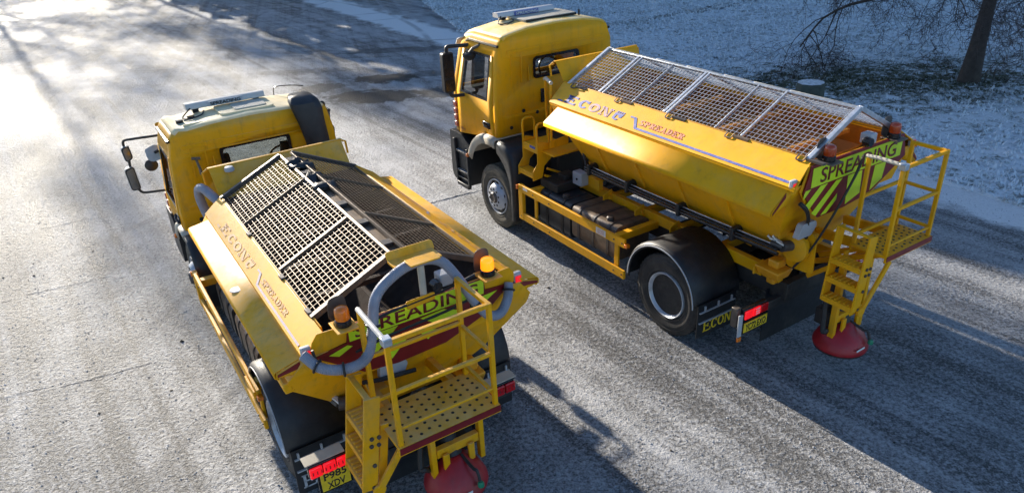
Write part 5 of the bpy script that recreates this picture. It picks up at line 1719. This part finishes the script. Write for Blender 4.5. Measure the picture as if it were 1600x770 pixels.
# loose grit and clods lying on the yard
def grit(name, n, x0, x1, y0, y1, r0, r1, mat, seed):
    r2 = np.random.default_rng(seed)
    u = r2.random(n) ** 1.3
    xy = np.stack([x0 + (x1 - x0) * r2.random(n), y0 + (y1 - y0) * u], -1)
    t_ = -math.sin(HEAD) * xy[:, 0] + math.cos(HEAD) * xy[:, 1] - EDGE_T
    xy = xy[t_ > .3]
    n = len(xy)
    oct_ = np.array([(1, 0, 0), (0, 1, 0), (-1, 0, 0), (0, -1, 0), (0, 0, .75)], float)
    rad = (r0 + (r1 - r0) * r2.random(n) ** 3)
    a = r2.random(n) * 6.283
    ca_, sa_ = np.cos(a)[:, None], np.sin(a)[:, None]
    jit = r2.uniform(.6, 1.3, (n, 5, 1))
    P_ = oct_[None] * jit * rad[:, None, None]
    X = P_[..., 0] * ca_ - P_[..., 1] * sa_ + xy[:, :1]
    Y = P_[..., 0] * sa_ + P_[..., 1] * ca_ + xy[:, 1:]
    V = np.stack([X, Y, P_[..., 2]], -1).reshape(-1, 3)
    F = (np.array([(0, 1, 4), (1, 2, 4), (2, 3, 4), (3, 0, 4)])[None] + (np.arange(n) * 5)[:, None, None]).reshape(-1)
    me = bpy.data.meshes.new(name)
    me.vertices.add(len(V)); me.vertices.foreach_set('co', V.ravel())
    me.loops.add(len(F)); me.loops.foreach_set('vertex_index', F.astype(np.int32))
    me.polygons.add(len(F) // 3); me.polygons.foreach_set('loop_start', np.arange(0, len(F), 3, dtype=np.int32))
    me.update(calc_edges=True)
    me.materials.append(M[mat])
    o = bpy.data.objects.new(name, me)
    COL.objects.link(o)
    o['kind'] = 'stuff'
M['grit'] = simple('frosty_grit', (.40, .40, .41), .8, 0, .5, 9, dirt=(.10, .095, .09), dirt_amt=.5, dirt_scale=5)
M['clod'] = simple('dark_clods', (.055, .045, .036), .9, 0, .4, 9)
grit('grit', 34000, -11, 9, 4, 15, .004, .016, 'grit', 5)
grit('dirt_clods', 170, -9, 9, 4.5, 20, .010, .032, 'clod', 6)

# ------------------------------------------------------------------ bare tree
def bare_tree(base, hgt, r0, seed, label, group=None, levels=4, spread=5.2, droop=.9, density=1.0, clear=2.2, nb=11):
    r2 = random.Random(seed)
    t = empty('bare_tree', (base[0], base[1], 0), 0, label, 'tree', group)
    tr = MB()
    trunk = []
    for i in range(10):
        f = i / 9
        trunk.append(Vector((.18 * math.sin(2.3 * f + .3) - .06 + .10 * f, .12 * math.sin(3 * f), hgt * f)))
    rr = [r0 * (1.45 if i == 0 else 1.12 if i == 1 else 1) * (1 - .72 * i / 9) for i in range(10)]
    tr.tube(trunk, rr, 12)
    tr.build('trunk', 'bark', t, smooth=60)
    limbs, twigs = MB(), MB()
    def grow(p, d, length, r, lev):
        n = max(4, int(length / .35)) if lev < 2 else 4
        pts = [Vector(p)]
        dd = Vector(d).normalized()
        for i in range(n):
            f = (i + 1) / n
            jit = Vector((r2.gauss(0, 1), r2.gauss(0, 1), r2.gauss(0, .8))) * (.16 + .06 * lev)
            dd = (dd + jit + Vector((0, 0, -droop * (.05 + .11 * f) * (1 if lev < 2 else 1.25)))).normalized()
            pts.append(pts[-1] + dd * (length / n))
        rs = [max(.004, r * (1 - .75 * i / n)) for i in range(n + 1)]
        (limbs if lev < 2 else twigs).tube(pts, rs, 7 if lev == 0 else 5 if lev == 1 else 3, caps=False)
        if lev >= levels:
            return
        m_ = int((3.4 + length * 1.7) * density) if lev < 2 else int((3 + length * 2.6) * density)
        for k in range(m_):
            f = r2.uniform(.18, 1.0)
            i = min(n - 1, int(f * n))
            q = pts[i] + (pts[i + 1] - pts[i]) * (f * n - i if i < n - 1 or f < 1 else 1)
            dr = (pts[i + 1] - pts[i]).normalized()
            ax = Vector((r2.gauss(0, 1), r2.gauss(0, 1), r2.gauss(0, 1))).normalized()
            side = (dr.cross(ax)).normalized()
            nd = (dr * r2.uniform(.35, .8) + side * r2.uniform(.5, 1.0)).normalized()
            grow(q, nd, length * r2.uniform(.36, .58), rs[i] * r2.uniform(.45, .65), lev + 1)
    for k in range(nb):
        f = clear / hgt + (1 - clear / hgt) * (k + .3 * r2.random()) / nb
        i = min(8, int(f * 9))
        p = trunk[i] + (trunk[i + 1] - trunk[i]) * (f * 9 - i)
        a = 2.4 * k + r2.uniform(-.4, .4) + 2.6
        up = .15 + .9 * f
        ln = spread * (1.05 - .5 * f) * r2.uniform(.85, 1.15)
        grow(p, (math.cos(a), math.sin(a), up), ln, rr[i] * .45, 0)
    limbs.build('crown', 'bark', t, smooth=60)
    o = twigs.build('twigs', 'twig', t, smooth=0)
    o['kind'] = 'stuff'
    return t
bare_tree(TREE, 8.5, .185, 11, 'bare winter tree with drooping twigs standing on the frosted grass', levels=4, density=1.05, clear=2.1, spread=4.8, droop=.78, nb=14)

# ------------------------------------------------------------------ small things on the grass
def stone_block():
    r2 = random.Random(4)
    n = 10
    mb = MB()
    prof = [(.30, -.05), (.34, .05), (.355, .30), (.345, .52), (.32, .57)]
    rows = []
    rad = [1 + r2.uniform(-.07, .07) for _ in range(n)]
    for r, z in prof:
        rows.append([(r * rad[k % n] * math.cos(2 * math.pi * k / n), r * .9 * rad[k % n] * math.sin(2 * math.pi * k / n), z) for k in range(n + 1)])
    mb.sheet(rows)
    o = mb.build('stone_bollard', 'stone_block', smooth=35, bevel=.01)
    o.location = (7.2, 16.75, 0)
    tag(o, 'squat dark stone post with a frosted flat top, on the grass behind the right truck', 'stone post')
    tp = MB()
    cen = [(0, 0, .585)]
    ring = [(.32 * rad[k] * math.cos(2 * math.pi * k / n), .29 * rad[k] * math.sin(2 * math.pi * k / n), .572) for k in range(n)]
    ring2 = [(x * .6, y * .6, .59) for x, y, z in ring]
    tp.add(ring + ring2 + cen, [(k, (k + 1) % n, n + (k + 1) % n, n + k) for k in range(n)] + [(n + k, n + (k + 1) % n, 2 * n) for k in range(n)])
    tp.build('frost_cap', 'rime', o, smooth=50)
stone_block()
st = MB().tube([(0, 0, .05), (.16, .15, .07), (.30, .34, .06)], [.035, .03, .02], 7)
so = st.build('broken_branch', 'rime', smooth=60)
so.location = (11.75, 17.1, 0)
tag(so, 'short pale frosted branch lying on the grass at the foot of the tree', 'branch')

# ------------------------------------------------------------------ unseen evergreens added beyond the frame to cast shade on the grass
def leaf_mat():
    b = NB('dark_evergreen_leaves')
    v = b.mapping()
    b.base(b.ramp(b.noise(v, .8, 3), [(.3, (.022, .040, .018)), (.7, (.050, .075, .030))]))
    b.b.inputs['Roughness'].default_value = .8
    return b.m
M['leaf'] = leaf_mat()
def evergreen(name, x, y, h, r, seed, label):
    r2 = np.random.default_rng(seed)
    t = empty(name, (x, y, 0), 0, label, 'tree', 'unseen evergreens added to shade the grass')
    MB().tube([(0, 0, -.1), (.1, 0, h * .5), (0, .1, h * .97)], [.42, .26, .04], 9).build('trunk', 'bark', t, smooth=60)
    n = 5200
    f = r2.random(n) ** .8
    z = h * (.05 + .95 * f)
    rad = r * (1 - f ** 2.2) ** .6 * np.sqrt(r2.random(n)) * (1 + .25 * np.sin(7 * r2.random(n)))
    a = r2.random(n) * 6.283
    c = np.stack([rad * np.cos(a), rad * np.sin(a), z], -1)
    s_ = r2.uniform(.35, .75, (n, 1))
    u = r2.normal(size=(n, 3)); u /= np.linalg.norm(u, axis=1)[:, None]
    w_ = r2.normal(size=(n, 3)); w_ -= u * (w_ * u).sum(1)[:, None]; w_ /= np.linalg.norm(w_, axis=1)[:, None]
    V = np.stack([c - u * s_, c + w_ * s_ * .6, c + u * s_, c - w_ * s_ * .6], 1).reshape(-1, 3)
    me = bpy.data.meshes.new('crown')
    me.vertices.add(n * 4); me.vertices.foreach_set('co', V.ravel())
    me.loops.add(n * 4); me.loops.foreach_set('vertex_index', np.arange(n * 4, dtype=np.int32))
    me.polygons.add(n); me.polygons.foreach_set('loop_start', np.arange(0, n * 4, 4, dtype=np.int32))
    me.update(calc_edges=True)
    me.materials.append(M['leaf'])
    o = bpy.data.objects.new('crown', me)
    COL.objects.link(o)
    o.parent = t
    return t
TREES = [(-19.3, 51.5, 26, 4.2), (-14, 54, 26, 4.6), (-9, 51.5, 25, 4.8), (-4, 54, 26, 5), (1, 51.5, 25, 5), (6, 54, 25, 5), (11, 52, 24, 5), (16, 54, 25, 5), (21.5, 52, 24, 5), (27.5, 54, 23, 5)]
for k, (x, y, h, r) in enumerate(TREES):
    evergreen('shade_evergreen', x, y, h, r, 20 + k, 'tall dark evergreen in an unseen row added to shade the frosted grass')
bare_tree((-35.6, 65.5), 25, .17, 31, 'tall bare tree at the far left end of the evergreen row', levels=3, spread=4.6, droop=.1, clear=5, density=2.0, nb=24)
bare_tree((-42.5, 62.0), 26, .17, 32, 'tall bare tree standing alone left of the evergreen row', levels=3, spread=5.6, droop=.1, clear=4, density=1.6, nb=18)
